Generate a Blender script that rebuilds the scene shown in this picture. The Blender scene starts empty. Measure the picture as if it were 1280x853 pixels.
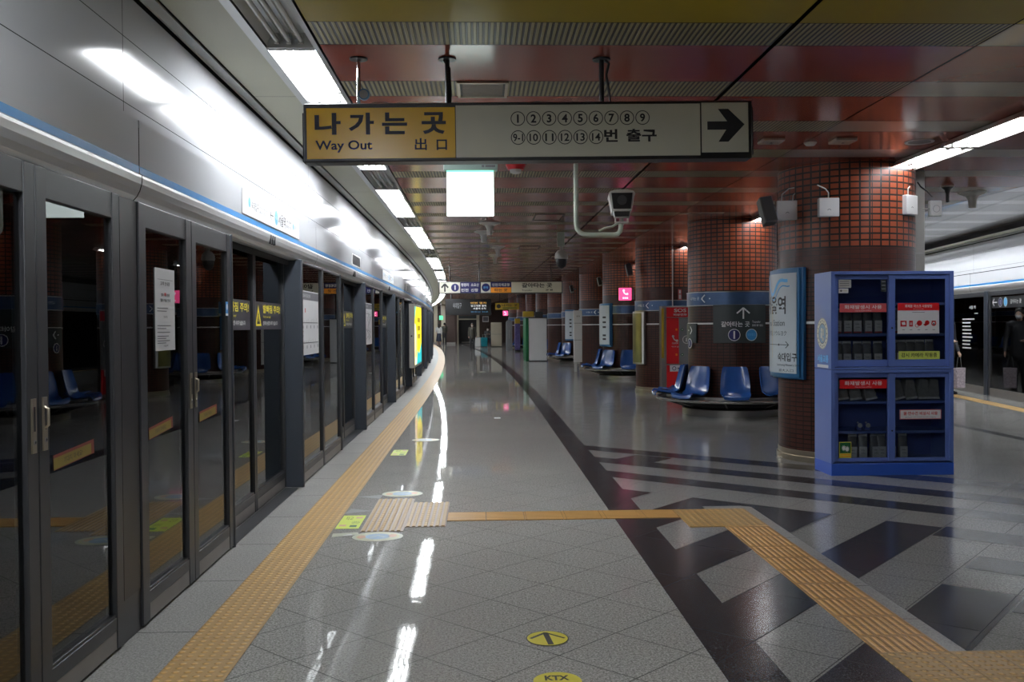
import bpy, math, random
from math import sin, cos, pi, radians, atan2, sqrt
from mathutils import Vector, Matrix

random.seed(7)
S = bpy.context.scene
COL = S.collection
EYE = 1.45

# ---------------------------------------------------------------- camera
cam_d = bpy.data.cameras.new('camera')
cam_d.sensor_width = 36.0
cam_d.lens = 1200.0 / 1280.0 * 36.0
cam_d.clip_end = 300
cam = bpy.data.objects.new('camera', cam_d)
COL.objects.link(cam)
YAW, PITCH, ROLL = radians(1.9), radians(-0.93), radians(0.4)
fwd = Vector((sin(YAW) * cos(PITCH), cos(YAW) * cos(PITCH), sin(PITCH)))
r0 = Vector((cos(YAW), -sin(YAW), 0))
u0 = r0.cross(fwd)
rr = cos(ROLL) * r0 - sin(ROLL) * u0
uu = sin(ROLL) * r0 + cos(ROLL) * u0
cam.matrix_world = Matrix(((rr.x, uu.x, -fwd.x, 0), (rr.y, uu.y, -fwd.y, 0), (rr.z, uu.z, -fwd.z, EYE), (0, 0, 0, 1)))
S.camera = cam

# ---------------------------------------------------------------- world, exposure
W = bpy.data.worlds.new('world')
S.world = W
W.use_nodes = True
W.node_tree.nodes['Background'].inputs[0].default_value = (0.8, 0.9, 1, 1)
W.node_tree.nodes['Background'].inputs[1].default_value = 0.0
S.view_settings.view_transform = 'Standard'
S.view_settings.look = 'None'
S.view_settings.gamma = 1
S.view_settings.use_curve_mapping = False
S.view_settings.exposure = 0.3
TUBE = 64.0          # luminous tubes of the platform-edge troughs
TUBE_MID = 32.0      # tubes of the middle light row
S.cycles.max_bounces = 9
S.cycles.transparent_max_bounces = 12
S.cycles.sample_clamp_indirect = 4.0


def off(y):
    """the platform bends gently to the left in the distance"""
    return -0.00072 * max(0.0, y - 16.0) ** 2


def bend(y):
    return math.atan(0.00144 * max(0.0, y - 16.0))


def xr(y):
    """line of the opposite platform edge"""
    if y < 10:
        return 8.70
    if y < 26:
        return 8.70 + 0.15 * (y - 10)
    return 11.10 + off(y) - off(26)


# ---------------------------------------------------------------- materials
M = {}


def nmat(name):
    m = bpy.data.materials.new(name)
    m.use_nodes = True
    M[name] = m
    return m, m.node_tree.nodes, m.node_tree.links, m.node_tree.nodes['Principled BSDF']


def simple(name, col, rough=0.5, metal=0.0, var=0.06, scale=8.0, coat=0.0, emit=None, es=0.0, bump=0.0, spec=0.5):
    m, N, L, B = nmat(name)
    B.inputs['Roughness'].default_value = rough
    B.inputs['Metallic'].default_value = metal
    B.inputs['Coat Weight'].default_value = coat
    B.inputs['Specular IOR Level'].default_value = spec
    tc = N.new('ShaderNodeTexCoord')
    nz = N.new('ShaderNodeTexNoise')
    nz.inputs['Scale'].default_value = scale
    nz.inputs['Detail'].default_value = 4
    L.new(tc.outputs['Object'], nz.inputs['Vector'])
    mx = N.new('ShaderNodeMix')
    mx.data_type = 'RGBA'
    mx.inputs['A'].default_value = tuple(c * (1 - var) for c in col) + (1,)
    mx.inputs['B'].default_value = tuple(min(1, c * (1 + var)) for c in col) + (1,)
    L.new(nz.outputs['Fac'], mx.inputs['Factor'])
    L.new(mx.outputs['Result'], B.inputs['Base Color'])
    if emit:
        B.inputs['Emission Color'].default_value = tuple(emit) + (1,)
        B.inputs['Emission Strength'].default_value = es
    if bump:
        bp = N.new('ShaderNodeBump')
        bp.inputs['Strength'].default_value = bump
        bp.inputs['Distance'].default_value = 0.01
        L.new(nz.outputs['Fac'], bp.inputs['Height'])
        L.new(bp.outputs['Normal'], B.inputs['Normal'])
    return m


class G:
    """tiny node-graph helper for math chains"""
    def __init__(s, N, L):
        s.N, s.L = N, L

    def m(s, op, a, b=None, c=None):
        n = s.N.new('ShaderNodeMath')
        n.operation = op
        for i, v in enumerate((a, b, c)):
            if v is None:
                continue
            if isinstance(v, (int, float)):
                n.inputs[i].default_value = v
            else:
                s.L.new(v, n.inputs[i])
        return n.outputs[0]

    def mix(s, f, a, b):
        n = s.N.new('ShaderNodeMix')
        n.data_type = 'RGBA'
        for k, v in (('Factor', f), ('A', a), ('B', b)):
            if isinstance(v, (int, float)):
                n.inputs[k].default_value = v
            elif isinstance(v, tuple):
                n.inputs[k].default_value = v + (1,) if len(v) == 3 else v
            else:
                s.L.new(v, n.inputs[k])
        return n.outputs['Result']

    def xyz(s, kind='Object'):
        t = s.N.new('ShaderNodeTexCoord')
        p = s.N.new('ShaderNodeSeparateXYZ')
        s.L.new(t.outputs[kind], p.inputs[0])
        return p.outputs[0], p.outputs[1], p.outputs[2], t.outputs[kind]

    def noise(s, vec, scale, detail=3, rough=0.5):
        n = s.N.new('ShaderNodeTexNoise')
        n.inputs['Scale'].default_value = scale
        n.inputs['Detail'].default_value = detail
        n.inputs['Roughness'].default_value = rough
        s.L.new(vec, n.inputs['Vector'])
        return n.outputs['Fac']

    def ramp(s, f, lo, hi):
        n = s.N.new('ShaderNodeMapRange')
        n.clamp = True
        n.inputs['From Min'].default_value = lo
        n.inputs['From Max'].default_value = hi
        s.L.new(f, n.inputs['Value'])
        return n.outputs[0]

    def line(s, v, period, offset, half):
        """1 on joint lines of a repeating grid"""
        t = s.m('DIVIDE', s.m('SUBTRACT', v, offset), period)
        fr = s.m('SUBTRACT', t, s.m('ROUND', t))
        return s.m('LESS_THAN', s.m('MULTIPLY', s.m('ABSOLUTE', fr), period), half)


def granite(name, lo, hi, joints, rough=(0.05, 0.13), jcol=0.12, spec=0.5):
    """polished terrazzo slabs; joints = list of (ax, ay, period, offset, half)"""
    m, N, L, B = nmat(name)
    B.inputs['Specular IOR Level'].default_value = spec
    g = G(N, L)
    x, y, z, vec = g.xyz()
    sp = g.noise(vec, 110, 2, 0.8)
    sp2 = g.noise(vec, 55, 2, 0.7)
    big = g.noise(vec, 1.3, 4)
    f = g.ramp(g.m('ADD', g.m('MULTIPLY', sp, 0.65), g.m('MULTIPLY', sp2, 0.35)), 0.38, 0.62)
    c = g.mix(f, lo, hi)
    c = g.mix(g.m('MULTIPLY', big, 0.25), c, tuple(v * 0.6 for v in lo))
    j = None
    for ax, ay, per, o, half in joints:
        v = g.m('ADD', g.m('MULTIPLY', x, ax), g.m('MULTIPLY', y, ay))
        ln = g.line(v, per, o, half)
        j = ln if j is None else g.m('MAXIMUM', j, ln)
    if j is not None:
        c = g.mix(j, c, tuple(v * jcol for v in lo))
    L.new(c, B.inputs['Base Color'])
    rg = g.m('ADD', rough[0], g.m('MULTIPLY', g.noise(vec, 2.6, 5, 0.65), rough[1] - rough[0]))
    if j is not None:
        rg = g.m('ADD', rg, g.m('MULTIPLY', j, 0.4))
    L.new(rg, B.inputs['Roughness'])
    bp = N.new('ShaderNodeBump')
    bp.inputs['Strength'].default_value = 0.03
    bp.inputs['Distance'].default_value = 0.02
    L.new(g.noise(vec, 5.0, 2), bp.inputs['Height'])
    L.new(bp.outputs['Normal'], B.inputs['Normal'])
    return m


Q = 1 / sqrt(2)
UA, UB = 0.87 / 1.3255, 1 / 1.3255       # across the diagonal inlay bands
VA, VB = -1.16 / 1.5315, 1 / 1.5315
granite('floor_granite', (0.21, 0.205, 0.195), (0.56, 0.55, 0.53),
        [(-Q, Q, 0.4137, 4.43 * Q, 0.003), (Q, Q, 0.4137, 3.93 * Q, 0.003)], rough=(0.012, 0.05), spec=0.08, jcol=0.3)
granite('edge_granite', (0.15, 0.148, 0.142), (0.38, 0.375, 0.36), [(0, 1, 0.92, 6.44, 0.0035)], rough=(0.35, 0.5))
granite('hall_granite', (0.16, 0.157, 0.15), (0.40, 0.395, 0.38),
        [(UA, UB, 0.386, 9.5 * UB, 0.0028), (VA, VB, 0.39, 2.88 * VB, 0.0028)], rough=(0.10, 0.2), spec=0.15)
granite('dark_granite', (0.022, 0.022, 0.025), (0.065, 0.065, 0.072),
        [(UA, UB, 0.772, 9.5 * UB, 0.002), (VA, VB, 0.78, 2.88 * VB, 0.002)], rough=(0.12, 0.24), spec=0.22)
granite('border_granite', (0.16, 0.158, 0.155), (0.38, 0.375, 0.36), [(0, 1, 0.6, 4.0, 0.003)], rough=(0.25, 0.4))


def tactile(name, kind, col=(0.62, 0.38, 0.13)):
    m, N, L, B = nmat(name)
    g = G(N, L)
    x, y, z, vec = g.xyz()
    per = 0.05 if kind == 'dots' else 0.075

    def cell(v, p):
        t = g.m('DIVIDE', v, p)
        return g.m('MULTIPLY', g.m('SUBTRACT', t, g.m('ROUND', t)), p)
    if kind == 'dots':
        dx, dy = cell(x, 0.0495), cell(y, 0.05)
        d = g.m('SQRT', g.m('ADD', g.m('MULTIPLY', dx, dx), g.m('MULTIPLY', dy, dy)))
        h = g.m('SUBTRACT', 1.0, g.ramp(d, 0.008, 0.017))
    elif kind == 'bars_y':
        dx = g.m('ABSOLUTE', cell(x, 0.0375))
        dy = g.m('ABSOLUTE', cell(y, 0.30))
        h = g.m('MULTIPLY', g.m('SUBTRACT', 1.0, g.ramp(dx, 0.007, 0.013)), g.m('SUBTRACT', 1.0, g.ramp(dy, 0.125, 0.14)))
    else:
        dx = g.m('ABSOLUTE', cell(y, 0.0375))
        h = g.m('SUBTRACT', 1.0, g.ramp(dx, 0.007, 0.013))
    j = g.m('MAXIMUM', g.line(x, 0.30, 0.036 if kind == 'bars_x' else -1.055, 0.002), g.line(y, 0.30, 0.0, 0.002))
    c = g.mix(h, tuple(v * 0.66 for v in col), tuple(min(1, v * 1.12) for v in col))
    c = g.mix(g.m('MULTIPLY', g.noise(vec, 3.0, 5), 0.35), c, tuple(v * 0.6 for v in col))
    c = g.mix(g.m('MULTIPLY', j, 0.7), c, (0.1, 0.06, 0.03))
    L.new(c, B.inputs['Base Color'])
    B.inputs['Roughness'].default_value = 0.42
    bp = N.new('ShaderNodeBump')
    bp.inputs['Strength'].default_value = 0.9
    bp.inputs['Distance'].default_value = 0.006
    L.new(h, bp.inputs['Height'])
    L.new(bp.outputs['Normal'], B.inputs['Normal'])


tactile('tactile_dots', 'dots')
tactile('tactile_bars', 'bars_y', (0.64, 0.34, 0.09))
tactile('tactile_row', 'bars_x', (0.62, 0.34, 0.10))


def tiles(name, c1, c2, mortar, bw, rh, ms, rough=0.35, bump=0.6):
    m, N, L, B = nmat(name)
    uv = N.new('ShaderNodeUVMap')
    br = N.new('ShaderNodeTexBrick')
    br.offset = 0
    br.inputs['Scale'].default_value = 1
    br.inputs['Brick Width'].default_value = bw
    br.inputs['Row Height'].default_value = rh
    br.inputs['Mortar Size'].default_value = ms
    br.inputs['Mortar Smooth'].default_value = 0.1
    br.inputs['Bias'].default_value = 0
    br.inputs['Color1'].default_value = c1 + (1,)
    br.inputs['Color2'].default_value = c2 + (1,)
    br.inputs['Mortar'].default_value = mortar + (1,)
    L.new(uv.outputs[0], br.inputs['Vector'])
    L.new(br.outputs['Color'], B.inputs['Base Color'])
    B.inputs['Roughness'].default_value = rough
    B.inputs['Specular IOR Level'].default_value = 0.3
    bp = N.new('ShaderNodeBump')
    bp.inputs['Strength'].default_value = bump
    bp.inputs['Distance'].default_value = 0.004
    bp.invert = True
    L.new(br.outputs['Fac'], bp.inputs['Height'])
    L.new(bp.outputs['Normal'], B.inputs['Normal'])


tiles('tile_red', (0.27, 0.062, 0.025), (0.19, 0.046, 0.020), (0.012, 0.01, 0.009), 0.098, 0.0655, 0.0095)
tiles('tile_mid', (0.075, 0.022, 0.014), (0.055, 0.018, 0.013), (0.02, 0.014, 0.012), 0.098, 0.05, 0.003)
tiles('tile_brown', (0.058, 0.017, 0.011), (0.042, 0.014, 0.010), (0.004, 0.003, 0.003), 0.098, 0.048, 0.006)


def grille(name, c, dark):
    m, N, L, B = nmat(name)
    g = G(N, L)
    x, y, z, vec = g.xyz()
    t = g.m('DIVIDE', x, 0.032)
    fr = g.m('ABSOLUTE', g.m('SUBTRACT', t, g.m('ROUND', t)))
    f = g.ramp(fr, 0.18, 0.26)
    L.new(g.mix(f, dark, c), B.inputs['Base Color'])
    B.inputs['Roughness'].default_value = 0.4
    B.inputs['Metallic'].default_value = 0.2
    bp = N.new('ShaderNodeBump')
    bp.inputs['Strength'].default_value = 0.8
    bp.inputs['Distance'].default_value = 0.01
    L.new(f, bp.inputs['Height'])
    L.new(bp.outputs['Normal'], B.inputs['Normal'])


grille('ceiling_grille', (0.34, 0.30, 0.15), (0.02, 0.017, 0.012))


def glass(name, tint, refl_tint=(0.9, 0.92, 0.93), ior=1.5):
    m = bpy.data.materials.new(name)
    m.use_nodes = True
    M[name] = m
    N, L = m.node_tree.nodes, m.node_tree.links
    N.remove(N['Principled BSDF'])
    out = N['Material Output']
    tr = N.new('ShaderNodeBsdfTransparent')
    tr.inputs[0].default_value = tint + (1,)
    gl = N.new('ShaderNodeBsdfGlossy')
    gl.inputs['Color'].default_value = refl_tint + (1,)
    gl.inputs['Roughness'].default_value = 0.0
    fr = N.new('ShaderNodeFresnel')
    fr.inputs[0].default_value = ior
    mx = N.new('ShaderNodeMixShader')
    L.new(fr.outputs[0], mx.inputs[0])
    L.new(tr.outputs[0], mx.inputs[1])
    L.new(gl.outputs[0], mx.inputs[2])
    L.new(mx.outputs[0], out.inputs[0])


glass('door_glass', (0.72, 0.75, 0.76), ior=1.72)
glass('cabinet_glass', (0.90, 0.92, 0.93), ior=1.25)

simple('ceiling_red', (0.29, 0.055, 0.028), 0.17, 0.0, 0.10, 1.5, spec=0.38)
simple('ceiling_ochre', (0.34, 0.26, 0.02), 0.35, 0.0, 0.10, 1.5, spec=0.1)
simple('ceiling_beige', (0.45, 0.45, 0.33), 0.4, 0.0, 0.08, 2.0)
simple('ceiling_cream', (0.40, 0.35, 0.29), 0.22, 0.0, 0.06, 2.0, coat=0.3)
simple('ceiling_pale', (0.55, 0.52, 0.48), 0.14, 0.0, 0.06, 2.0, coat=0.5)
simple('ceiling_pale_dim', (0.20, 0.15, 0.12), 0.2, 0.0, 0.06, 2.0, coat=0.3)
simple('void_black', (0.006, 0.006, 0.006), 0.9, var=0.2)
simple('tunnel_dark', (0.02, 0.02, 0.021), 0.9, var=0.3, scale=2)
simple('header_white', (0.56, 0.57, 0.60), 0.11, 0.0, 0.02, 1.2, spec=0.08)
simple('header_silver', (0.72, 0.72, 0.73), 0.28, 0.35, 0.03, 3.0)
simple('stripe_blue', (0.012, 0.24, 0.60), 0.3)
simple('frame_grey', (0.050, 0.052, 0.058), 0.38, 0.5, 0.05, 20)
simple('frame_blue_grey', (0.050, 0.060, 0.078), 0.4, 0.4, 0.05, 20)
simple('steel', (0.42, 0.40, 0.38), 0.33, 0.9, 0.10, 14)
simple('steel_kick', (0.30, 0.28, 0.26), 0.42, 0.6, 0.10, 14)
simple('chrome', (0.62, 0.61, 0.58), 0.16, 1.0, 0.05, 9)
simple('rim_steel', (0.62, 0.61, 0.60), 0.2, 0.85, 0.05, 9)
simple('brass_steel', (0.50, 0.44, 0.34), 0.28, 0.9, 0.1, 9)
simple('black', (0.012, 0.012, 0.014), 0.4)
simple('black_matte', (0.01, 0.01, 0.011), 0.8)
simple('rubber', (0.02, 0.02, 0.02), 0.7)
simple('tray_white', (0.72, 0.72, 0.70), 0.3, 0.2, 0.03, 5)
simple('trough_metal', (0.62, 0.63, 0.62), 0.3, 0.5, 0.12, 6)
simple('tube_off', (0.70, 0.70, 0.68), 0.2)
simple('tube_lit', (0.9, 0.9, 0.9), 0.3, emit=(0.93, 0.97, 1.0), es=TUBE)
simple('tube_lit_mid', (0.9, 0.9, 0.9), 0.3, emit=(0.93, 0.95, 1.0), es=TUBE_MID)
simple('sign_yellow', (0.80, 0.46, 0.02), 0.25, var=0.02)
simple('sign_white', (0.66, 0.65, 0.56), 0.3, var=0.03)
simple('paper', (0.74, 0.74, 0.76), 0.5, var=0.02)
simple('ink', (0.015, 0.015, 0.02), 0.5)
simple('ink_grey', (0.15, 0.15, 0.17), 0.5)
simple('white_paint', (0.75, 0.75, 0.74), 0.4, var=0.03)
simple('offwhite', (0.52, 0.52, 0.49), 0.4, var=0.05)
simple('pipe_green', (0.47, 0.53, 0.45), 0.35, var=0.05)
simple('seat_blue', (0.018, 0.072, 0.26), 0.24, 0.0, 0.10, 12, coat=0.3)
simple('cabinet_blue', (0.11, 0.175, 0.47), 0.36, 0.0, 0.05, 3, coat=0.15)
simple('cabinet_plinth', (0.028, 0.10, 0.50), 0.36, 0.0, 0.05, 3)
simple('cabinet_inner', (0.08, 0.12, 0.38), 0.5, 0.0, 0.05, 3)
simple('band_blue', (0.05, 0.09, 0.18), 0.28, 0.5, 0.35, 7)
simple('board_dark', (0.022, 0.030, 0.032), 0.35)
simple('board_frame_blue', (0.02, 0.11, 0.24), 0.35)
simple('board_face', (0.52, 0.58, 0.62), 0.25, var=0.03)
simple('line_navy', (0.008, 0.010, 0.10), 0.35)
simple('line_blue', (0.04, 0.28, 0.62), 0.35)
simple('line_sky', (0.12, 0.45, 0.80), 0.35)
simple('red', (0.62, 0.015, 0.02), 0.35)
simple('red_faded', (0.60, 0.10, 0.11), 0.4)
simple('orange', (0.85, 0.30, 0.02), 0.4)
simple('lime', (0.62, 0.72, 0.14), 0.4)
simple('green_dark', (0.006, 0.11, 0.035), 0.4)
simple('grey_panel', (0.20, 0.21, 0.22), 0.4)
simple('grey_cabinet', (0.24, 0.25, 0.26), 0.45, var=0.05)
simple('cream', (0.55, 0.50, 0.38), 0.45, var=0.04)
simple('board_white', (0.78, 0.79, 0.78), 0.5, var=0.06, scale=4)
simple('speaker_body', (0.06, 0.06, 0.062), 0.45)
simple('speaker_grille', (0.025, 0.025, 0.028), 0.6, bump=0.6, scale=200)
simple('sticker_yellow', (0.72, 0.62, 0.07), 0.4, var=0.08)
simple('sticker_green', (0.60, 0.72, 0.08), 0.4, var=0.08)
simple('sticker_pale', (0.48, 0.50, 0.40), 0.35, var=0.25, scale=30)
simple('sticker_blue', (0.22, 0.36, 0.52), 0.35, var=0.3, scale=30)
simple('sticker_worn', (0.55, 0.53, 0.28), 0.35, var=0.25, scale=30)
simple('sticker_orange', (0.60, 0.35, 0.22), 0.35, var=0.3, scale=30)
simple('sticker_pink', (0.50, 0.30, 0.30), 0.35, var=0.3, scale=30)
simple('pad_backing', (0.40, 0.33, 0.29), 0.5, var=0.1, scale=20)
simple('exit_glow', (0.9, 1, 0.95), 0.4, emit=(0.88, 1.0, 0.96), es=1.7)
simple('exit_edge', (0.3, 0.8, 0.6), 0.4, emit=(0.25, 0.9, 0.6), es=1.2)
simple('bracket_green', (0.30, 0.40, 0.37), 0.4)
simple('pink_glow', (0.8, 0.1, 0.3), 0.4, emit=(1.0, 0.09, 0.28), es=1.1)
simple('pink_white', (1, 0.9, 0.95), 0.4, emit=(1.0, 0.85, 0.92), es=1.0)
simple('red_glow', (0.8, 0.05, 0.08), 0.4, emit=(1.0, 0.04, 0.08), es=1.1)
simple('ad_yellow', (0.9, 0.8, 0.05), 0.4, emit=(1.0, 0.80, 0.02), es=1.0)
simple('ad_cyan', (0.05, 0.6, 0.7), 0.4, emit=(0.02, 0.55, 0.62), es=0.9)
simple('ad_white', (0.9, 0.9, 0.85), 0.4, emit=(1.0, 0.97, 0.85), es=0.9)
simple('ad_orange', (0.9, 0.4, 0.05), 0.4, emit=(1.0, 0.5, 0.05), es=0.9)
simple('led_white', (0.8, 0.8, 0.8), 0.4, emit=(0.9, 0.95, 1), es=0.7)
simple('led_amber', (0.8, 0.5, 0.1), 0.4, emit=(1.0, 0.5, 0.1), es=0.5)
simple('led_green', (0.1, 0.7, 0.3), 0.4, emit=(0.1, 0.9, 0.4), es=0.6)
simple('sign_gold_text', (0.62, 0.52, 0.05), 0.4)
simple('plastic_bag', (0.55, 0.56, 0.57), 0.25, var=0.25, scale=30)
simple('mask_black', (0.14, 0.145, 0.16), 0.35, var=0.4, scale=30)
simple('towel_grey', (0.22, 0.22, 0.22), 0.8, var=0.3, scale=25, bump=0.5)
simple('skin', (0.55, 0.34, 0.25), 0.5)
simple('hair', (0.012, 0.010, 0.009), 0.5)
simple('cloth_dark', (0.022, 0.022, 0.026), 0.8)
simple('cloth_olive', (0.05, 0.048, 0.038), 0.85)
simple('cloth_white', (0.62, 0.62, 0.62), 0.8)
simple('cloth_navy', (0.018, 0.024, 0.045), 0.8)
simple('cloth_grey', (0.10, 0.10, 0.10), 0.8)
simple('teal_case', (0.01, 0.24, 0.30), 0.4)
simple('floral', (0.42, 0.36, 0.40), 0.6, var=0.9, scale=22)
simple('wall_far', (0.06, 0.035, 0.028), 0.6, var=0.2)
simple('vending_purple', (0.10, 0.08, 0.22), 0.35, var=0.8, scale=9)
simple('film_ochre', (0.28, 0.21, 0.03), 0.5)
simple('film_red', (0.22, 0.03, 0.02), 0.5)
simple('film_dark', (0.028, 0.026, 0.034), 0.5)
simple('film_gold', (0.85, 0.72, 0.05), 0.5)
simple('bronze', (0.14, 0.13, 0.04), 0.3, 0.3, 0.5, 4)
simple('yellow_box', (0.50, 0.33, 0.03), 0.4)


# ---------------------------------------------------------------- mesh builder
def lerp(a, b, t):
    return a + (b - a) * t


class MB:
    def __init__(s):
        s.v, s.f, s.mi, s.mats, s.uv = [], [], [], [], {}

    def slot(s, m):
        if m not in s.mats:
            s.mats.append(m)
        return s.mats.index(m)

    def add(s, vs, fs, m, uvs=None):
        b = len(s.v)
        s.v += [tuple(p) for p in vs]
        k = s.slot(m)
        for f in fs:
            if uvs:
                s.uv[len(s.f)] = [uvs[i] for i in f]
            s.f.append(tuple(b + i for i in f))
            s.mi.append(k)
        return s

    def box(s, x0, x1, y0, y1, z0, z1, m):
        v = [(x0, y0, z0), (x1, y0, z0), (x1, y1, z0), (x0, y1, z0), (x0, y0, z1), (x1, y0, z1), (x1, y1, z1), (x0, y1, z1)]
        return s.add(v, [(0, 3, 2, 1), (4, 5, 6, 7), (0, 1, 5, 4), (1, 2, 6, 5), (2, 3, 7, 6), (3, 0, 4, 7)], m)

    def obox(s, c, size, rot, m):
        """box with its own rotation matrix"""
        hx, hy, hz = (q / 2 for q in size)
        v = [Vector(c) + rot @ Vector((x, y, z)) for z in (-hz, hz) for x, y in ((-hx, -hy), (hx, -hy), (hx, hy), (-hx, hy))]
        return s.add(v, [(0, 3, 2, 1), (4, 5, 6, 7), (0, 1, 5, 4), (1, 2, 6, 5), (2, 3, 7, 6), (3, 0, 4, 7)], m)

    def prism(s, poly, axis, a0, a1, m):
        """extrude a 2-D outline along an axis (x: (y,z), y: (x,z), z: (x,y))"""
        def P(p, a):
            return {'x': (a, p[0], p[1]), 'y': (p[0], a, p[1]), 'z': (p[0], p[1], a)}[axis]
        n = len(poly)
        v = [P(p, a0) for p in poly] + [P(p, a1) for p in poly]
        return s.add(v, [tuple(range(n))[::-1], tuple(range(n, 2 * n))] + [(i, (i + 1) % n, n + (i + 1) % n, n + i) for i in range(n)], m)

    def lathe(s, prof, m, seg=48, c=(0, 0), a0=0.0, a1=2 * pi, uvR=None):
        """revolve (r, z) profile about the vertical axis; a=0 faces -y"""
        full = abs(a1 - a0 - 2 * pi) < 1e-6
        n = seg + 1
        v, uv = [], []
        for r, z in prof:
            for i in range(n):
                a = a0 + (a1 - a0) * i / seg
                v.append((c[0] + r * sin(a), c[1] - r * cos(a), z))
                uv.append(((uvR or r) * a, z))
        f = [(j * n + i, j * n + i + 1, (j + 1) * n + i + 1, (j + 1) * n + i) for j in range(len(prof) - 1) for i in range(seg)]
        return s.add(v, f, m, uv)

    def tube(s, pts, r, m, seg=10, cap=True):
        pts = [Vector(p) for p in pts]
        rs = r if isinstance(r, (list, tuple)) else [r] * len(pts)
        n = len(pts)
        v = []
        up = None
        for i, p in enumerate(pts):
            t = (pts[min(i + 1, n - 1)] - pts[max(i - 1, 0)]).normalized()
            if up is None:
                up = Vector((0, 0, 1)) if abs(t.z) < 0.9 else Vector((1, 0, 0))
            a = t.cross(up).normalized()
            up = a.cross(t).normalized()
            for k in range(seg):
                w = 2 * pi * k / seg
                v.append(p + rs[i] * (cos(w) * a + sin(w) * up))
        f = [(i * seg + k, i * seg + (k + 1) % seg, (i + 1) * seg + (k + 1) % seg, (i + 1) * seg + k) for i in range(n - 1) for k in range(seg)]
        if cap:
            f += [tuple(range(seg))[::-1], tuple((n - 1) * seg + k for k in range(seg))]
        return s.add(v, f, m)

    def ball(s, c, r, m, seg=14, rings=9, rot=None):
        rx, ry, rz = r if isinstance(r, (tuple, list)) else (r, r, r)
        v = []
        for j in range(rings + 1):
            t = pi * j / rings
            for k in range(seg):
                w = 2 * pi * k / seg
                q = Vector((rx * sin(t) * cos(w), ry * sin(t) * sin(w), rz * cos(t)))
                if rot:
                    q = rot @ q
                v.append(Vector(c) + q)
        f = [(j * seg + k, (j + 1) * seg + k, (j + 1) * seg + (k + 1) % seg, j * seg + (k + 1) % seg) for j in range(rings) for k in range(seg)]
        return s.add(v, f, m)

    def build(s, name, parent=None, bevel=0.0, angle=0.6, smooth=True, mods=()):
        me = bpy.data.meshes.new(name)
        me.from_pydata(s.v, [], s.f)
        for k in s.mats:
            me.materials.append(M[k])
        me.polygons.foreach_set('material_index', s.mi)
        if s.uv:
            ul = me.uv_layers.new(name='UVMap')
            for i, p in enumerate(me.polygons):
                u = s.uv.get(i)
                if u:
                    for q, li in enumerate(p.loop_indices):
                        ul.data[li].uv = u[q]
        me.validate()
        me.update()
        if smooth:
            me.shade_smooth()
            me.set_sharp_from_angle(angle=angle)
        o = bpy.data.objects.new(name, me)
        COL.objects.link(o)
        if parent:
            o.parent = parent
        if bevel:
            b = o.modifiers.new('bevel', 'BEVEL')
            b.width = bevel
            b.segments = 2
            b.limit_method = 'ANGLE'
        return o


def empty(name, loc=(0, 0, 0), rz=0.0, ry=0.0):
    o = bpy.data.objects.new(name, None)
    COL.objects.link(o)
    o.location = loc
    o.rotation_euler = (0, ry, rz)
    o.empty_display_size = 0.1
    return o


def tag(o, label, cat, group=None, kind=None):
    o['label'] = label
    if cat:
        o['category'] = cat
    if group:
        o['group'] = group
    if kind:
        o['kind'] = kind
    return o


def struct(o):
    o['kind'] = 'structure'
    return o


def dup(root, loc=None, rz=None, label=None, group=None):
    def rec(o, par):
        c = o.copy()
        COL.objects.link(c)
        c.parent = par
        for ch in KIDS.get(o.name, []):
            rec(ch, c)
        return c
    KIDS = {}
    for o in COL.objects:
        if o.parent:
            KIDS.setdefault(o.parent.name, []).append(o)
    c = rec(root, None)
    if loc is not None:
        c.location = loc
    if rz is not None:
        c.rotation_euler[2] = rz
    if label:
        c['label'] = label
    if group:
        c['group'] = group
    return c


# ---------------------------------------------------------------- lettering
_tc = {}


def glyphs(body, bold=0.0):
    k = (body, bold)
    if k not in _tc:
        cu = bpy.data.curves.new('t', 'FONT')
        cu.body = body
        cu.size = 1
        cu.offset = bold
        cu.resolution_u = 3
        o = bpy.data.objects.new('t', cu)
        COL.objects.link(o)
        bpy.context.view_layer.update()
        ev = o.evaluated_get(bpy.context.evaluated_depsgraph_get())
        me = ev.to_mesh()
        v = [(p.co.x, p.co.y) for p in me.vertices]
        f = [tuple(p.vertices) for p in me.polygons]
        ev.to_mesh_clear()
        bpy.data.objects.remove(o)
        bpy.data.curves.remove(cu)
        if not v:
            v = [(0, 0), (1, 0), (1, 1)]
        x0, x1 = min(p[0] for p in v), max(p[0] for p in v)
        y0, y1 = min(p[1] for p in v), max(p[1] for p in v)
        _tc[k] = (v, f, x0, x1, y0, y1)
    return _tc[k]


def plane(o, right, up):
    o, right, up = Vector(o), Vector(right).normalized(), Vector(up).normalized()
    n = right.cross(up)
    return lambda s, t, d: o + s * right + t * up + d * n


def drum(c, R, a0=0.0):
    """surface of an upright cylinder, s along the circumference, t = height"""
    def P(s, t, d):
        a = a0 + s / R
        return Vector((c[0] + (R + d) * sin(a), c[1] - (R + d) * cos(a), t))
    return P


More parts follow.
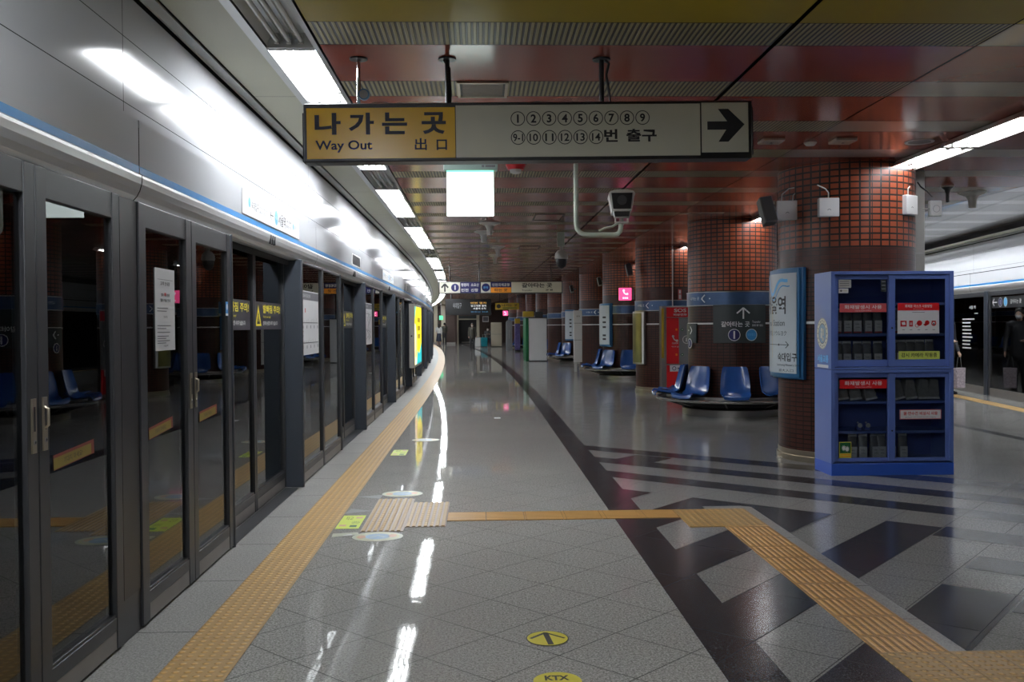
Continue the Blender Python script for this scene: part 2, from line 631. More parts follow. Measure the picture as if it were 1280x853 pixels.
class Decal(MB):
    def __init__(s, P, d=0.002):
        super().__init__()
        s.P, s.d = P, d

    def poly(s, pts, m, d=0.0):
        return s.add([s.P(a, b, s.d + d) for a, b in pts], [tuple(range(len(pts)))], m)

    def rect(s, a0, b0, a1, b1, m, d=0.0, n=1):
        for i in range(n):
            p, q = lerp(a0, a1, i / n), lerp(a0, a1, (i + 1) / n)
            s.poly([(p, b0), (q, b0), (q, b1), (p, b1)], m, d)
        return s

    def disc(s, a, b, r, m, d=0.0, seg=28, ry=None):
        return s.poly([(a + r * cos(2 * pi * i / seg), b + (ry or r) * sin(2 * pi * i / seg)) for i in range(seg)], m, d)

    def ring(s, a, b, r0, r1, m, d=0.0, seg=28, k=1.0):
        for i in range(seg):
            w, x = 2 * pi * i / seg, 2 * pi * (i + 1) / seg
            s.poly([(a + r0 * cos(w), b + r0 * k * sin(w)), (a + r1 * cos(w), b + r1 * k * sin(w)),
                    (a + r1 * cos(x), b + r1 * k * sin(x)), (a + r0 * cos(x), b + r0 * k * sin(x))], m, d)
        return s

    def stroke(s, pts, w, m, d=0.0):
        for (a, b), (c, e) in zip(pts, pts[1:]):
            l = sqrt((c - a) ** 2 + (e - b) ** 2) or 1
            nx, ny = -(e - b) / l * w / 2, (c - a) / l * w / 2
            s.poly([(a - nx, b - ny), (c - nx, e - ny), (c + nx, e + ny), (a + nx, b + ny)], m, d)
        return s

    def text(s, body, a0, b0, h, m, w=None, bold=0.0, align='l', d=0.0, vert=False):
        """bottom-left (or centre) at a0, height h, optional exact width"""
        v, f, x0, x1, y0, y1 = glyphs(body, bold)
        ky = h / max(1e-6, (y1 - y0))
        kx = w / (x1 - x0) if w else ky
        ww = (x1 - x0) * kx
        sh = {'l': 0, 'c': -ww / 2, 'r': -ww}[align]
        if vert:
            return s.add([s.P(a0 + (y - y0) * ky, b0 - (x - x0) * kx, s.d + d) for x, y in v], f, m)
        return s.add([s.P(a0 + sh + (x - x0) * kx, b0 + (y - y0) * ky, s.d + d) for x, y in v], f, m)


# ================================================================ SETTING
Y0, Y1 = -9.0, 82.0


def stations(a, b, step):
    n = max(1, int(round((b - a) / step)))
    return [lerp(a, b, i / n) for i in range(n + 1)]


def ribbon(mb, xa, xb, z, ys, m, flip=False, curve=True):
    """flat strip between xa(y) and xb(y) on height z"""
    for a, b in zip(ys, ys[1:]):
        fa = (lambda q: q(a)) if callable(xa) else None
        p = [(xa(a) if callable(xa) else xa + (off(a) if curve else 0), a, z), (xb(a) if callable(xb) else xb + (off(a) if curve else 0), a, z),
             (xb(b) if callable(xb) else xb + (off(b) if curve else 0), b, z), (xa(b) if callable(xa) else xa + (off(b) if curve else 0), b, z)]
        mb.add(p, [(0, 3, 2, 1) if flip else (0, 1, 2, 3)], m)


YS = stations(Y0, 16, 5) + stations(16, Y1, 2.2)[1:]
fl = MB()
ribbon(fl, -1.355, 1.0, 0, YS, 'floor_granite')
ribbon(fl, -2.0, -1.355, 0, YS, 'edge_granite')
ribbon(fl, lambda y: 1.0 + off(y), lambda y: xr(y) + 0.5, 0, YS, 'hall_granite')
struct(fl.build('floor', smooth=False))

# yellow tactile strip along the edge, both platforms
tp = MB()
ribbon(tp, -1.355, -1.058, 0.004, YS, 'tactile_dots')
tag(tp.build('tactile_strip', smooth=False), 'long yellow tactile warning strip running along the left platform doors', 'tactile paving')
tp = MB()
ribbon(tp, lambda y: xr(y) - 0.78, lambda y: xr(y) - 0.50, 0.004, [q for q in YS if q >= 6], 'tactile_dots')
tag(tp.build('tactile_strip', smooth=False), 'yellow tactile warning strip in front of the opposite platform doors', 'tactile paving')

# dark stone inlays -------------------------------------------------
tr = MB()
ribbon(tr, 0.995, 1.245, 0.0015, YS, 'dark_granite')
struct(tr.build('trim_1', smooth=False))
tr = MB()
tr.box(6.62, 6.78, 6.0, 26, -0.01, 0.0015, 'dark_granite')
struct(tr.build('trim_2', smooth=False))


def clip(poly, a, b, c):
    """keep a*x+b*y <= c"""
    out = []
    for i in range(len(poly)):
        p, q = poly[i], poly[(i + 1) % len(poly)]
        dp, dq = a * p[0] + b * p[1] - c, a * q[0] + b * q[1] - c
        if dp <= 0:
            out.append(p)
        if dp * dq < 0:
            t = dp / (dp - dq)
            out.append((lerp(p[0], q[0], t), lerp(p[1], q[1], t)))
    return out


inl = MB()


def inlay(u0, u1, v0, v1, xmin=1.245, xmax=6.5, ymin=2.0, ymax=14.0):
    P = [(xmin, ymin), (xmax, ymin), (xmax, ymax), (xmin, ymax)]
    for a, b, c in ((-0.87, -1, -u0), (0.87, 1, u1), (1.16, -1, -v0), (-1.16, 1, v1)):
        P = clip(P, a, b, c)
        if len(P) < 3:
            return
    inl.add([(x, y, 0.0015) for x, y in P], [tuple(range(len(P)))], 'dark_granite')


# diagonal bars (rising) up to the zigzag line
inlay(-9, 9.48, 4.09, 5.90, xmin=2.12)
inlay(-9, 9.48, 4.09, 5.90, xmax=2.12, ymin=7.43)
inlay(-9, 9.48, 5.34, 5.90, xmax=2.12, ymax=7.43)
inlay(-9, 9.48, 4.07, 4.66, xmax=1.75)
inlay(-9, 9.48, 6.50, 7.15)
inlay(-9, 9.48, 2.88, 3.47)
inlay(-9, 7.43, 1.64, 2.26)
inlay(-9, 5.40, 0.42, 1.04)
# falling bars beyond the zigzag
for k, vm in ((0, 99), (1, 99), (2, 99)):
    inlay(10.15 + k * 1.0, 10.57 + k * 1.0, -9, vm)
inlay(11.57, 12.10, 7.9, 8.6, xmax=2.15)
inlay(9.08, 9.55, -9, 2.86)
inlay(8.02, 8.50, -9, 2.25)
inlay(6.98, 7.45, -9, 1.62)
inlay(5.95, 6.42, -9, 1.02)
struct(inl.build('trim_3', smooth=False))

# guiding path of tactile tiles
lb = MB()
lb.add([(1.75, 7.43, 0.0025), (2.06, 7.43, 0.0025), (2.06, 7.55, 0.0025), (1.75, 7.55, 0.0025)], [(0, 1, 2, 3)], 'border_granite')
lb.add([(2.05, 4.13, 0.0025), (2.13, 4.13, 0.0025), (2.13, 7.50, 0.0025), (2.05, 7.55, 0.0025)], [(0, 1, 2, 3)], 'border_granite')
struct(lb.build('trim_4', smooth=False))


def slab(x0, x1, y0, y1, m, z=0.006):
    return MB().box(x0, x1, y0, y1, -0.01, z, m)


ga = empty('tactile_path', (0, 0, 0))
tag(ga, 'orange tactile guiding path leading diagonally away beside the dark stone stripe', 'tactile paving')
for k in range(6):
    slab(-0.255 + 0.29 * k, -0.255 + 0.29 * k + 0.286, 7.11, 7.42, 'tactile_row').build('guide_tile', ga, smooth=False)
slab(1.487, 1.745, 6.78, 7.42, 'tactile_dots').build('warning_tile', ga, smooth=False)
slab(1.749, 2.05, 6.78, 7.42, 'tactile_dots').build('warning_tile', ga, smooth=False)
for k in range(8):
    y0 = 4.13 + k * 0.331
    slab(1.735, 2.048, y0, y0 + 0.327, 'tactile_bars').build('guide_tile', ga, smooth=False)
for x0 in (1.735, 2.05, 2.364, 2.68, 2.995):
    for y0 in (3.51, 3.82):
        slab(x0, x0 + 0.311, y0, y0 + 0.306, 'tactile_dots').build('warning_tile', ga, smooth=False)

# two slotted pads in front of the train doors
tactile('tactile_pad', 'dots', (0.60, 0.40, 0.17))
gb = empty('tactile_pad', (-0.705, 7.4, 0))
tag(gb, 'ribbed tactile pad of pale boards nearest the yellow edge strip', 'tactile paving')
m_ = MB().box(-0.152, 0.152, -0.63, 0.64, -0.01, 0.004, 'pad_backing')
m_.build('backing', gb, smooth=False)
m_ = MB()
for i in range(7):
    x = -0.142 + i * 0.0415
    m_.box(x, x + 0.024, -0.625, 0.635, 0.003, 0.009, 'tactile_pad')
m_.build('rib', gb, smooth=False)
gb = empty('tactile_pad', (-0.405, 7.38, 0))
tag(gb, 'ribbed tactile pad lying between the other pad and the guiding path', 'tactile paving')
MB().box(-0.147, 0.147, -0.47, 0.48, -0.01, 0.004, 'pad_backing').build('backing', gb, smooth=False)
m_ = MB()
for i in range(7):
    x = -0.138 + i * 0.042
    m_.box(x, x + 0.024, -0.465, 0.475, 0.003, 0.009, 'tactile_pad')
m_.build('rib', gb, smooth=False)


# ---------------------------------------------------------------- swept platform-edge profile
def sweep(mb, prof, ys, m, side, gap=0.0):
    """prof: (x, z) points, x as on the left edge (doors at -1.63); mirrored for the right"""
    def P(p, y):
        if side == 'l':
            return (p[0] + off(y), y, p[1])
        return (xr(y) - 1.63 - p[0], y, p[1])
    for a, b in zip(ys, ys[1:]):
        aa, bb = a + gap, b - gap
        sub = stations(aa, bb, 2.4)
        for c, d in zip(sub, sub[1:]):
            for p, q in zip(prof, prof[1:]):
                f = (0, 1, 2, 3) if side == 'l' else (3, 2, 1, 0)
                mb.add([P(p, c), P(p, d), P(q, d), P(q, c)], [f], m)


PAN = [4.65 + 4.95 * k for k in range(-3, 16)]
XS = [q for q in stations(Y0, Y1, 2.4)]
# swept surfaces first point -> last; upper header panels
for side, wn, t1 in (('l', 'wall_left', 'trim_5'), ('r', 'wall_right', 'trim_6')):
    w = MB()
    for prof in ([(-1.69, 3.06), (-1.69, 2.848)], [(-1.69, 2.844), (-1.69, 2.533)], [(-1.69, 2.529), (-1.69, 2.465)]):
        sweep(w, prof[::-1], PAN, 'header_white', side, 0.003)
    curve_p = [(-1.90, 2.055), (-1.668, 2.05), (-1.650, 2.058), (-1.632, 2.078), (-1.618, 2.105), (-1.609, 2.135), (-1.606, 2.165), (-1.608, 2.178)]
    sweep(w, curve_p, PAN, 'header_silver', side, 0.006)
    sweep(w, [(-1.608, 2.178), (-1.62, 2.187)], PAN, 'header_white', side, 0.006)
    sweep(w, [(-1.62, 2.187), (-1.62, 2.442), (-1.69, 2.446)], PAN, 'header_white', side, 0.006)
    sweep(w, [(-1.72, 2.0), (-1.72, 3.12)], PAN, 'void_black', side)
    sweep(w, [(-1.645, 2.07), (-1.645, 2.42)], PAN, 'void_black', side)
    struct(w.build(wn, angle=0.5))
    w = MB()
    sweep(w, [(-1.6185, 2.187), (-1.6185, 2.222)], PAN, 'stripe_blue', side, 0.006)
    struct(w.build(t1, smooth=False))

# tunnel behind the doors
tn = MB()
ribbon(tn, -5.6, -1.72, -0.02, YS, 'tunnel_dark')
struct(tn.build('floor', smooth=False))
tn = MB()
for a, b in zip(YS, YS[1:]):
    tn.add([(-5.2 + off(a), a, -0.5), (-5.2 + off(b), b, -0.5), (-5.2 + off(b), b, 3.4), (-5.2 + off(a), a, 3.4)], [(0, 1, 2, 3)], 'tunnel_dark')
    tn.add([(-5.2 + off(a), a, 3.3), (-5.2 + off(b), b, 3.3), (-1.70 + off(b), b, 3.3), (-1.70 + off(a), a, 3.3)], [(0, 1, 2, 3)], 'tunnel_dark')
    tn.add([(xr(a) + 3.2, a, -0.5), (xr(b) + 3.2, b, -0.5), (xr(b) + 3.2, b, 3.4), (xr(a) + 3.2, a, 3.4)], [(0, 1, 2, 3)], 'tunnel_dark')
    tn.add([(xr(a), a, -0.02), (xr(b), b, -0.02), (xr(b) + 3.2, b, -0.02), (xr(a) + 3.2, a, -0.02)], [(0, 1, 2, 3)], 'tunnel_dark')
struct(tn.build('wall_tunnel', smooth=False))
bk = MB()
bk.box(-6, 15, Y0 - 0.2, Y0, -0.5, 3.6, 'wall_far')
struct(bk.build('wall_back', smooth=False))
bk = MB()
bk.box(-12, 15, Y1, Y1 + 0.2, -0.5, 3.6, 'wall_far')
struct(bk.build('wall_far', smooth=False))

# ---------------------------------------------------------------- ceiling
CZ = 3.1
ce = MB()
XL = -0.925


def cpan(x0, x1, y0, y1, m, z=CZ, right_edge=False):
    sub = stations(y0, y1, 3)
    for a, b in zip(sub, sub[1:]):
        f0 = (x0(a), x0(b)) if callable(x0) else (x0 + off(a), x0 + off(b))
        f1 = (x1(a), x1(b)) if callable(x1) else (x1 + off(a), x1 + off(b))
        ce.add([(f0[0], a, z), (f0[1], b, z), (f1[1], b, z), (f1[0], a, z)], [(0, 1, 2, 3)], m)


XE = lambda y: xr(y) - 0.70
kk = -11
while True:
    y = 5.25 + 1.262 * kk
    if y > Y1:
        break
    red = 'ceiling_red' if kk >= 0 else 'ceiling_ochre'
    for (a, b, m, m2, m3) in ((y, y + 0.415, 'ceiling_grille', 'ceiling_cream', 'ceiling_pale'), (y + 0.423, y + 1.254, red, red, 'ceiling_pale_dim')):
        cpan(XL, 1.735, a, b, m)
        cpan(1.763, 2.965, a, b, m)
        cpan(2.977, 4.0, a, b, m2)
        cpan(4.36, 6.6, a, b, m2)
        cpan(6.612, XE, a, b, m3)
        # around the middle light row
        cpan(4.0, 4.36, a, b, m2)
    kk += 1
yy = 6.95 - 2.45 * 7
while yy < Y1:
    cpan(-1.60, -1.305, yy + 0.003, yy + 2.447, 'ceiling_beige')
    cpan(lambda y: xr(y) - 0.33, lambda y: xr(y) - 0.03, yy + 0.003, yy + 2.447, 'ceiling_beige')
    yy += 2.45
# cover above everything
ribbon(ce, -2.2, lambda y: xr(y) + 3.0, 3.34, YS, 'void_black', flip=True)
struct(ce.build('ceiling', smooth=False))
# slim metal trims where ceiling and header meet, and along the light trough
for side, nm in (('l', 'trim_7'), ('r', 'trim_8')):
    t = MB()
    sweep(t, [(-1.675, 3.075), (-1.675, 3.088), (-1.612, 3.088), (-1.612, 3.10)][::-1], XS, 'trough_metal', side)
    sweep(t, [(-1.30, 3.092), (-1.245, 3.092)][::-1], XS, 'trough_metal', side)
    sweep(t, [(-0.965, 3.092), (-0.935, 3.092)][::-1], XS, 'trough_metal', side)
    if side == 'r':
        sweep(t, [(-0.95, 3.10), (-0.95, 3.0), (-0.94, 3.0), (-0.94, 3.10)][::-1], XS, 'frame_grey', side)  # dark lip added to screen the glowing trough wall from the camera
    sweep(t, [(-1.245, 3.092), (-1.245, 3.29), (-0.965, 3.29), (-0.965, 3.092)][::-1], XS, 'frame_grey', side)
    struct(t.build(nm, smooth=False))


# ---------------------------------------------------------------- lamps
def trough_lamp(lit):
    root = empty('ceiling_lamp')
    h = MB()
    L2 = 0.715
    # reflector tray with folded sides, hollow from below
    h.add([(-0.135, -L2, 0), (-0.105, -L2, 0.075), (0.105, -L2, 0.075), (0.135, -L2, 0),
           (-0.135, L2, 0), (-0.105, L2, 0.075), (0.105, L2, 0.075), (0.135, L2, 0)],
          [(0, 4, 5, 1), (1, 5, 6, 2), (2, 6, 7, 3)], 'tray_white')
    for x in (-0.035, 0.035):
        h.prism([(x - 0.018, 0.075), (x, 0.035), (x + 0.018, 0.075)], 'y', -L2, L2, 'tray_white')
    h.build('reflector', root, smooth=False)
    for s in (-1, 1):
        e = MB()
        e.box(-0.137, 0.137, s * L2 - 0.012, s * L2 + 0.012, -0.012, 0.08, 'trough_metal')
        e.build('end_plate', root, smooth=False)
    for x in (-0.07, 0.0, 0.07):
        MB().tube([(x, -0.66, 0.022), (x, 0.66, 0.022)], 0.0145, 'tube_lit' if lit else 'tube_off', 10).build('tube', root)
        for s in (-1, 1):
            hd = MB()
            hd.box(x - 0.014, x + 0.014, s * 0.675 - 0.014, s * 0.675 + 0.014, 0.004, 0.06, 'offwhite')
            hd.build('tube_holder', root, smooth=False)
    return root


lamp_on = trough_lamp(True)
lamp_off = trough_lamp(False)
used = {True: False, False: False}
nth = {}
ORD = ['zeroth', 'first', 'second', 'third', 'fourth', 'fifth', 'sixth', 'seventh', 'eighth', 'ninth', 'tenth', 'eleventh', 'twelfth', 'thirteenth', 'fourteenth', 'fifteenth']
pat_on = {-6: 1, -5: 1, -4: 1, -3: 1, -2: 0, -1: 0, 0: 1, 1: 1, 2: 1, 3: 0, 4: 1, 5: 1, 6: 0, 7: 1, 8: 1, 9: 1, 10: 0}
for side in ('l', 'r'):
    for k in range(-8, 51):
        y = 5.75 + 0.73 + 1.47 * k
        if side == 'r' and (k < 1 or k > 16):
            continue
        lit = bool(pat_on.get(k, (k % 4) != 3))
        if side == 'r':
            lit = True
        if side == 'l' and k < -5:
            lit = True
        if side == 'l':
            loc = (-1.105 + off(y), y, 3.105)
            rz = bend(y)
            where = 'in the light trough over the left platform doors'
            grp = 'trough lamps over the left doors'
        else:
            loc = (xr(y) - 0.525, y, 3.19)
            rz = -math.atan(0.15) if y > 10 and y < 26 else (0 if y < 10 else bend(y))
            where = 'in the light trough over the opposite platform doors'
            grp = 'trough lamps over the opposite doors'
        nth[(side, lit)] = n = nth.get((side, lit), 0) + (1 if y > 6 or side == 'r' else 0)
        state = 'lit' if lit else 'dark unlit'
        if side == 'r':
            label = state + ' three-tube lamp in the trough above the opposite platform doors'
        elif y < 4.6:
            label = 'three-tube lamp in the left trough, behind the camera and out of the picture'
            grp += ' behind'
        elif k == -1:
            label = 'unlit three-tube lamp at the top edge, just before the first lit one'
        elif k == -2:
            label = 'unlit three-tube lamp cut off by the top edge of the picture'
        elif k == 0:
            label = 'nearest lit lamp in the left trough, above the yellow sign corner'
        elif n < 15:
            label = ORD[n] + ' ' + state + ' lamp of the left trough, counting from the camera'
        else:
            label = state + ' lamp in the far curved end of the left ceiling trough'
            grp += ' far end'
        src = lamp_on if lit else lamp_off
        if not used[lit]:
            used[lit] = True
            src.location, src.rotation_euler = loc, (0, 0, rz)
            tag(src, label, 'lamp', grp + (' lit' if lit else ' unlit'))
        else:
            dup(src, loc, rz, label, grp + (' lit' if lit else ' unlit'))


def mid_lamp():
    root = empty('ceiling_lamp')
    h = MB()
    h.add([(-0.165, -0.62, 0.0), (-0.12, -0.62, 0.058), (0.12, -0.62, 0.058), (0.165, -0.62, 0.0),
           (-0.165, 0.62, 0.0), (-0.12, 0.62, 0.058), (0.12, 0.62, 0.058), (0.165, 0.62, 0.0)],
          [(0, 4, 5, 1), (1, 5, 6, 2), (2, 6, 7, 3), (0, 1, 2, 3), (4, 7, 6, 5)], 'tray_white')
    h.build('reflector', root, smooth=False)
    for x in (-0.07, 0.07):
        MB().tube([(x, -0.59, 0.012), (x, 0.59, 0.012)], 0.014, 'tube_lit_mid', 10).build('tube', root)
        for s in (-1, 1):
            hd = MB()
            hd.box(x - 0.015, x + 0.015, s * 0.6 - 0.01, s * 0.6 + 0.01, -0.006, 0.05, 'offwhite')
            hd.build('tube_holder', root, smooth=False)
    return root


ml = mid_lamp()
ml_first = True
for y, lab in ((7.95, 'lit twin-tube ceiling lamp at the right edge of the picture'),
               (9.28, 'lit twin-tube ceiling lamp just in front of the nearest tiled column'),
               (14.5, 'lit twin-tube ceiling lamp between the nearest and second tiled columns'),
               (20.3, 'lit twin-tube ceiling lamp between the second and third tiled columns'),
               (25.2, 'lit twin-tube ceiling lamp above the far half of the column row'),
               (2.7, 'lit twin-tube ceiling lamp above the far half of the column row')):
    if y < 3:
        continue
    loc = (4.36 + off(y), y, 3.036)
    if ml_first:
        ml.location = loc
        tag(ml, lab, 'lamp', 'twin-tube lamps along the columns')
        ml_first = False
    else:
        dup(ml, loc, 0, lab)

# ================================================================ PLATFORM SCREEN DOORS
LX = -1.63


def leaf(y0, y1, handle, x=LX, stile=0.088, label='', group=None, kick='steel_kick', ztop=2.055, glass_top=1.94, fm='frame_grey', back=False):
    """glazed screen-door leaf in the plane x, seen from +x"""
    c = (y0 + y1) / 2
    root = empty('screen_door', (x + off(c), c, 0), -bend(c) * -1)
    tag(root, label, 'door', group)
    a, b = y0 - c, y1 - c
    f = MB()
    g = 0.004
    t0, t1 = -0.045, 0.0
    f.box(t0, t1, a + g, a + stile, 0.012, ztop, fm)
    f.box(t0, t1, b - stile, b - g, 0.012, ztop, fm)
    f.box(t0, t1 - 0.002, a + stile, b - stile, glass_top, ztop, fm)
    f.box(t0, t1 - 0.002, a + stile, b - stile, 0.095, 0.155, fm)
    f.box(t0, t1 - 0.008, a + stile, b - stile, 0.145, 0.168, fm)
    f.build('frame', root, bevel=0.003)
    k = MB()
    k.box(t0 + 0.005, t1 - 0.004, a + stile, b - stile, 0.014, 0.094, kick)
    k.build('kick_panel', root, smooth=False)
    p = MB()
    p.box(-0.026, -0.020, a + stile - 0.01, b - stile + 0.01, 0.15, glass_top + 0.01, 'door_glass')
    p.build('glass_pane', root, smooth=False)
    if handle:
        hy = b - 0.045 if handle == 'b' else a + 0.045
        h = MB()
        h.box(0.0, 0.006, hy - 0.017, hy + 0.017, 0.995, 1.195, 'brass_steel')
        h.box(0.0065, 0.0075, hy - 0.006, hy + 0.006, 1.075, 1.165, 'black')
        h.tube([(0.0, hy, 1.035), (0.009, hy, 1.035)], 0.010, 'steel', 12)
        h.tube([(0.009, hy, 1.035), (0.0095, hy, 1.035)], 0.005, 'black', 10)
        if handle == 'a':
            h.tube([(0.004, hy - 0.002, 1.08), (0.018, hy - 0.002, 1.09), (0.018, hy - 0.002, 1.15), (0.004, hy - 0.002, 1.16)], 0.005, 'brass_steel', 8)
        h.build('handle', root, bevel=0.002)
    return root


def post(y, label, group=None, w=0.06, x0=-1.82, x1=-1.605):
    root = empty('door_post', (off(y), y, 0), bend(y))
    m = MB().box(x0, x1, -w / 2, w / 2, 0, 2.06, 'frame_blue_grey')
    m.build('upright', root, bevel=0.006)
    m = MB().box(x1, x1 + 0.004, -w / 2 + 0.012, w / 2 - 0.012, 0.0, 2.06, 'frame_grey')
    m.build('edge_strip', root, smooth=False)
    tag(root, label, 'post', group)
    return root


def fixed_panel(y0, y1, x, label, group=None):
    c = (y0 + y1) / 2
    root = empty('fixed_panel', (x + off(c), c, 0), bend(c))
    a, b = y0 - c, y1 - c
    MB().box(-0.05, -0.012, a, b, 0.0, 2.055, 'frame_grey').build('frame', root, smooth=False)
    MB().box(-0.012, -0.006, a + 0.012, b - 0.012, 0.20, 2.05, 'black').build('dark_panel', root, smooth=False)
    tag(root, label, 'panel', group)


# nearest pairs
leaf(1.95, 2.765, None, label='platform door leaf closest to the camera, outside the left edge of the picture')
leaf(2.765, 3.592, 'b', label='leftmost glass screen door with its handle plate at the picture edge')
leaf(3.592, 4.418, 'a', label='glass screen door right of the two nearest handle plates, bare glass, no paper')
fixed_panel(4.42, 4.655, LX, 'narrow dark fixed panel between the bare glass door and the door with the notice')
leaf(4.657, 5.502, 'b', stile=0.10, label='glass screen door carrying the tall white paper notice')
leaf(5.502, 6.352, 'a', stile=0.085, label='glass screen door right of the paper-notice door, small blue sticker on its edge')
post(6.375, 'slim grey post at the near side of the first recessed sliding door', w=0.04, x0=-1.80, x1=-1.628)

sections = [(8.745 + 4.8 * k, 11.31 + 4.8 * k) for k in range(0, 14)]
ordn = ['nearest', 'second nearest']
for k, (a, b) in enumerate(sections):
    if b > 76:
        break
    near = k < 3
    g = None if near else 'hinged screen doors far down the left edge'
    far_l = 'glazed screen door with steel kick panel far down the left edge, beyond the yellow advert'
    names = ['the first dark door post', 'the second dark door post', 'the third dark door post']
    l1 = ('glass screen door just beyond ' + names[k] + (', holding a route map poster' if k < 2 else ', no poster')) if near else far_l
    l2 = ('farther glass screen door of the pair beyond ' + names[k]) if near else far_l
    if k == 3:
        l1 = l2 = 'glass screen door hidden mostly behind the yellow lit advert box'
        g = 'screen doors behind the advert'
    leaf(a + 0.03, a + 1.30, None, label=l1, group=g, stile=0.042, glass_top=2.035)
    leaf(a + 1.305, b - 0.02, None, label=l2, group=g, stile=0.042, glass_top=2.035)
    post(a - 0.005, ('dark blue-grey door post, ' + ('nearest, between the warning stickers and the map poster' if k == 0 else 'second from the camera, beyond the first map poster' if k == 1 else 'third from the camera, beyond the second map poster')) if near else 'dark door post far down the left edge, beyond the yellow advert' if k > 3 else 'dark door post carrying the near side of the yellow advert box',
         None if k <= 3 else 'far door posts')
    post(b, 'slim grey post ending the pair of doors beyond ' + names[k] if near else 'slim grey post far down the left edge of the platform', None if near else 'far slim posts', w=0.035, x0=-1.80, x1=-1.628)

# recessed sliding doors
rec = [(6.40, 8.70)] + [(11.33 + 4.8 * k, 13.50 + 4.8 * k) for k in range(0, 13)]
for k, (a, b) in enumerate(rec):
    if b > 76:
        break
    mid = 7.55 if k == 0 else (a + b) / 2
    where = ['in the nearest recess', 'in the second recess, past the first map', 'in the third recess, past the second map']
    for i, (p, q) in enumerate(((a, mid), (mid, b))):
        side = 'near' if i == 0 else 'far'
        if k < 3:
            lab, g = '%s leaf of the recessed sliding train door %s' % (side, where[k]), None
        else:
            lab, g = 'recessed sliding train door leaf far down the left platform edge', 'far sliding doors'
        r = leaf(p, q, None, x=-1.755, stile=0.045, label=lab, group=g, glass_top=2.035)
        if k < 9:
            # warning film on the glass
            c = (p + q) / 2
            w = (q - p) / 2 - 0.03
            D = Decal(plane((-0.0175, 0, 0), (0, 1, 0), (0, 0, 1)), 0.001)
            D.rect(-w, 1.43, w - 0.05, 1.655, 'film_dark')
            if k < 4:
                D.text('발빠짐 주의!', -w + 0.33, 1.565, 0.07, 'film_gold', w=0.66 if w > 0.5 else 0.5, bold=0.02, d=0.001)
                D.text('Watch your step!', -w + 0.33, 1.52, 0.026, 'film_gold', w=0.28, d=0.001)
                D.text('열차와 승강장 사이가 넓습니다', -w + 0.33, 1.465, 0.035, 'white_paint', w=0.55, bold=0.01, d=0.001)
                D.poly([(-w + 0.06, 1.46), (-w + 0.26, 1.46), (-w + 0.16, 1.63)], 'film_gold', 0.001)
                D.poly([(-w + 0.105, 1.475), (-w + 0.215, 1.475), (-w + 0.16, 1.575)], 'ink', 0.0015)
                D.rect(-w + 0.152, 1.495, -w + 0.168, 1.545, 'film_gold', 0.002)
            D.build('warning_film', r, smooth=False)
# dark sills in the recesses
for k, (a, b) in enumerate(rec[:6]):
    m = MB().box(-1.755, -1.64, a + 0.02, b - 0.035, -0.01, 0.003, 'frame_grey')
    o = m.build('door_sill', smooth=False)
    o.location.x = off((a + b) / 2)
    tag(o, 'dark metal sill in the floor of the nearest door recess' if k == 0 else 'dark metal sill in the door recess number %d along' % (k + 1) if False else ['', 'dark metal sill of the second door recess', 'dark metal sill of the third door recess', 'dark metal sill of the recess before the advert', 'dark metal sill of a far door recess', 'dark metal sill of a far door recess'][k], 'sill', 'far sills' if k > 3 else None)

# papers and stickers on the doors
GP = lambda x, y: plane((x, y, 0), (0, 1, 0), (0, 0, 1))


def paper_notice():
    root = empty('paper_notice', (-1.648, 5.085, 1.545))
    MB().box(0, 0.002, -0.155, 0.155, -0.213, 0.213, 'paper').build('sheet', root, smooth=False)
    D = Decal(plane((0.002, 0, 0), (0, 1, 0), (0, 0, 1)), 0.001)
    D.text('고객 안내문', 0, 0.125, 0.020, 'ink', w=0.15, align='c', bold=0.02)
    D.rect(-0.12, 0.155, 0.12, 0.157, 'ink_grey')
    for t, w in ((0.068, 0.10), (0.04, 0.12)):
        D.text('열차 이용 안내', 0, t, 0.017, 'ink', w=w * 1.3, align='c', bold=0.03)
    D.rect(-0.02, 0.072, 0.01, 0.088, 'red_faded', 0.001)
    for t in (0.005, -0.01, -0.085, -0.1, -0.12, -0.14, -0.152, -0.164, -0.176):
        D.rect(-0.13, t, -0.13 + random.uniform(0.13, 0.26), t + 0.004, 'ink_grey')
    D.text('안내사항', 0, -0.045, 0.014, 'ink', w=0.06, align='c')
    D.text('서울역', 0, -0.195, 0.012, 'ink', w=0.07, align='c')
    D.build('lettering', root, smooth=False)
    tag(root, 'tall white paper notice with lines of black text taped to the glass door', 'notice')


paper_notice()


def route_map(y, label, dense):
    root = empty('route_poster', (-1.643, y, 1.485))
    MB().box(0, 0.004, -0.46, 0.46, -0.30, 0.305, 'paper').build('sheet', root, smooth=False)
    D = Decal(plane((0.004, 0, 0), (0, 1, 0), (0, 0, 1)), 0.001)
    D.rect(-0.45, 0.22, 0.45, 0.295, 'ink_grey')
    D.text('열차시각표 안내', -0.42, 0.24, 0.035, 'paper', w=0.4, d=0.001)
    if dense:
        for i in range(11):
            D.stroke([(random.uniform(-0.4, 0.4), random.uniform(-0.25, 0.2)) for _ in range(4)], 0.006, 'ink_grey')
    else:
        D.rect(-0.30, 0.10, -0.26, 0.14, 'red')
        for t in (-0.0, -0.19):
            D.rect(-0.42, t, 0.42, t + 0.007, 'ink_grey')
            for i in range(13):
                q = -0.4 + i * 0.066
                D.rect(q, t, q + 0.005, t + random.uniform(0.02, 0.05), 'ink')
                if i % 3 == 0:
                    D.rect(q - 0.01, t - 0.05, q + 0.02, t - 0.02, 'ink_grey')
        for t in (-0.04, -0.08, -0.12):
            D.text('서울역', -0.43, t - 0.01, 0.02, 'ink')
    D.build('lettering', root, smooth=False)
    tag(root, label, 'poster')


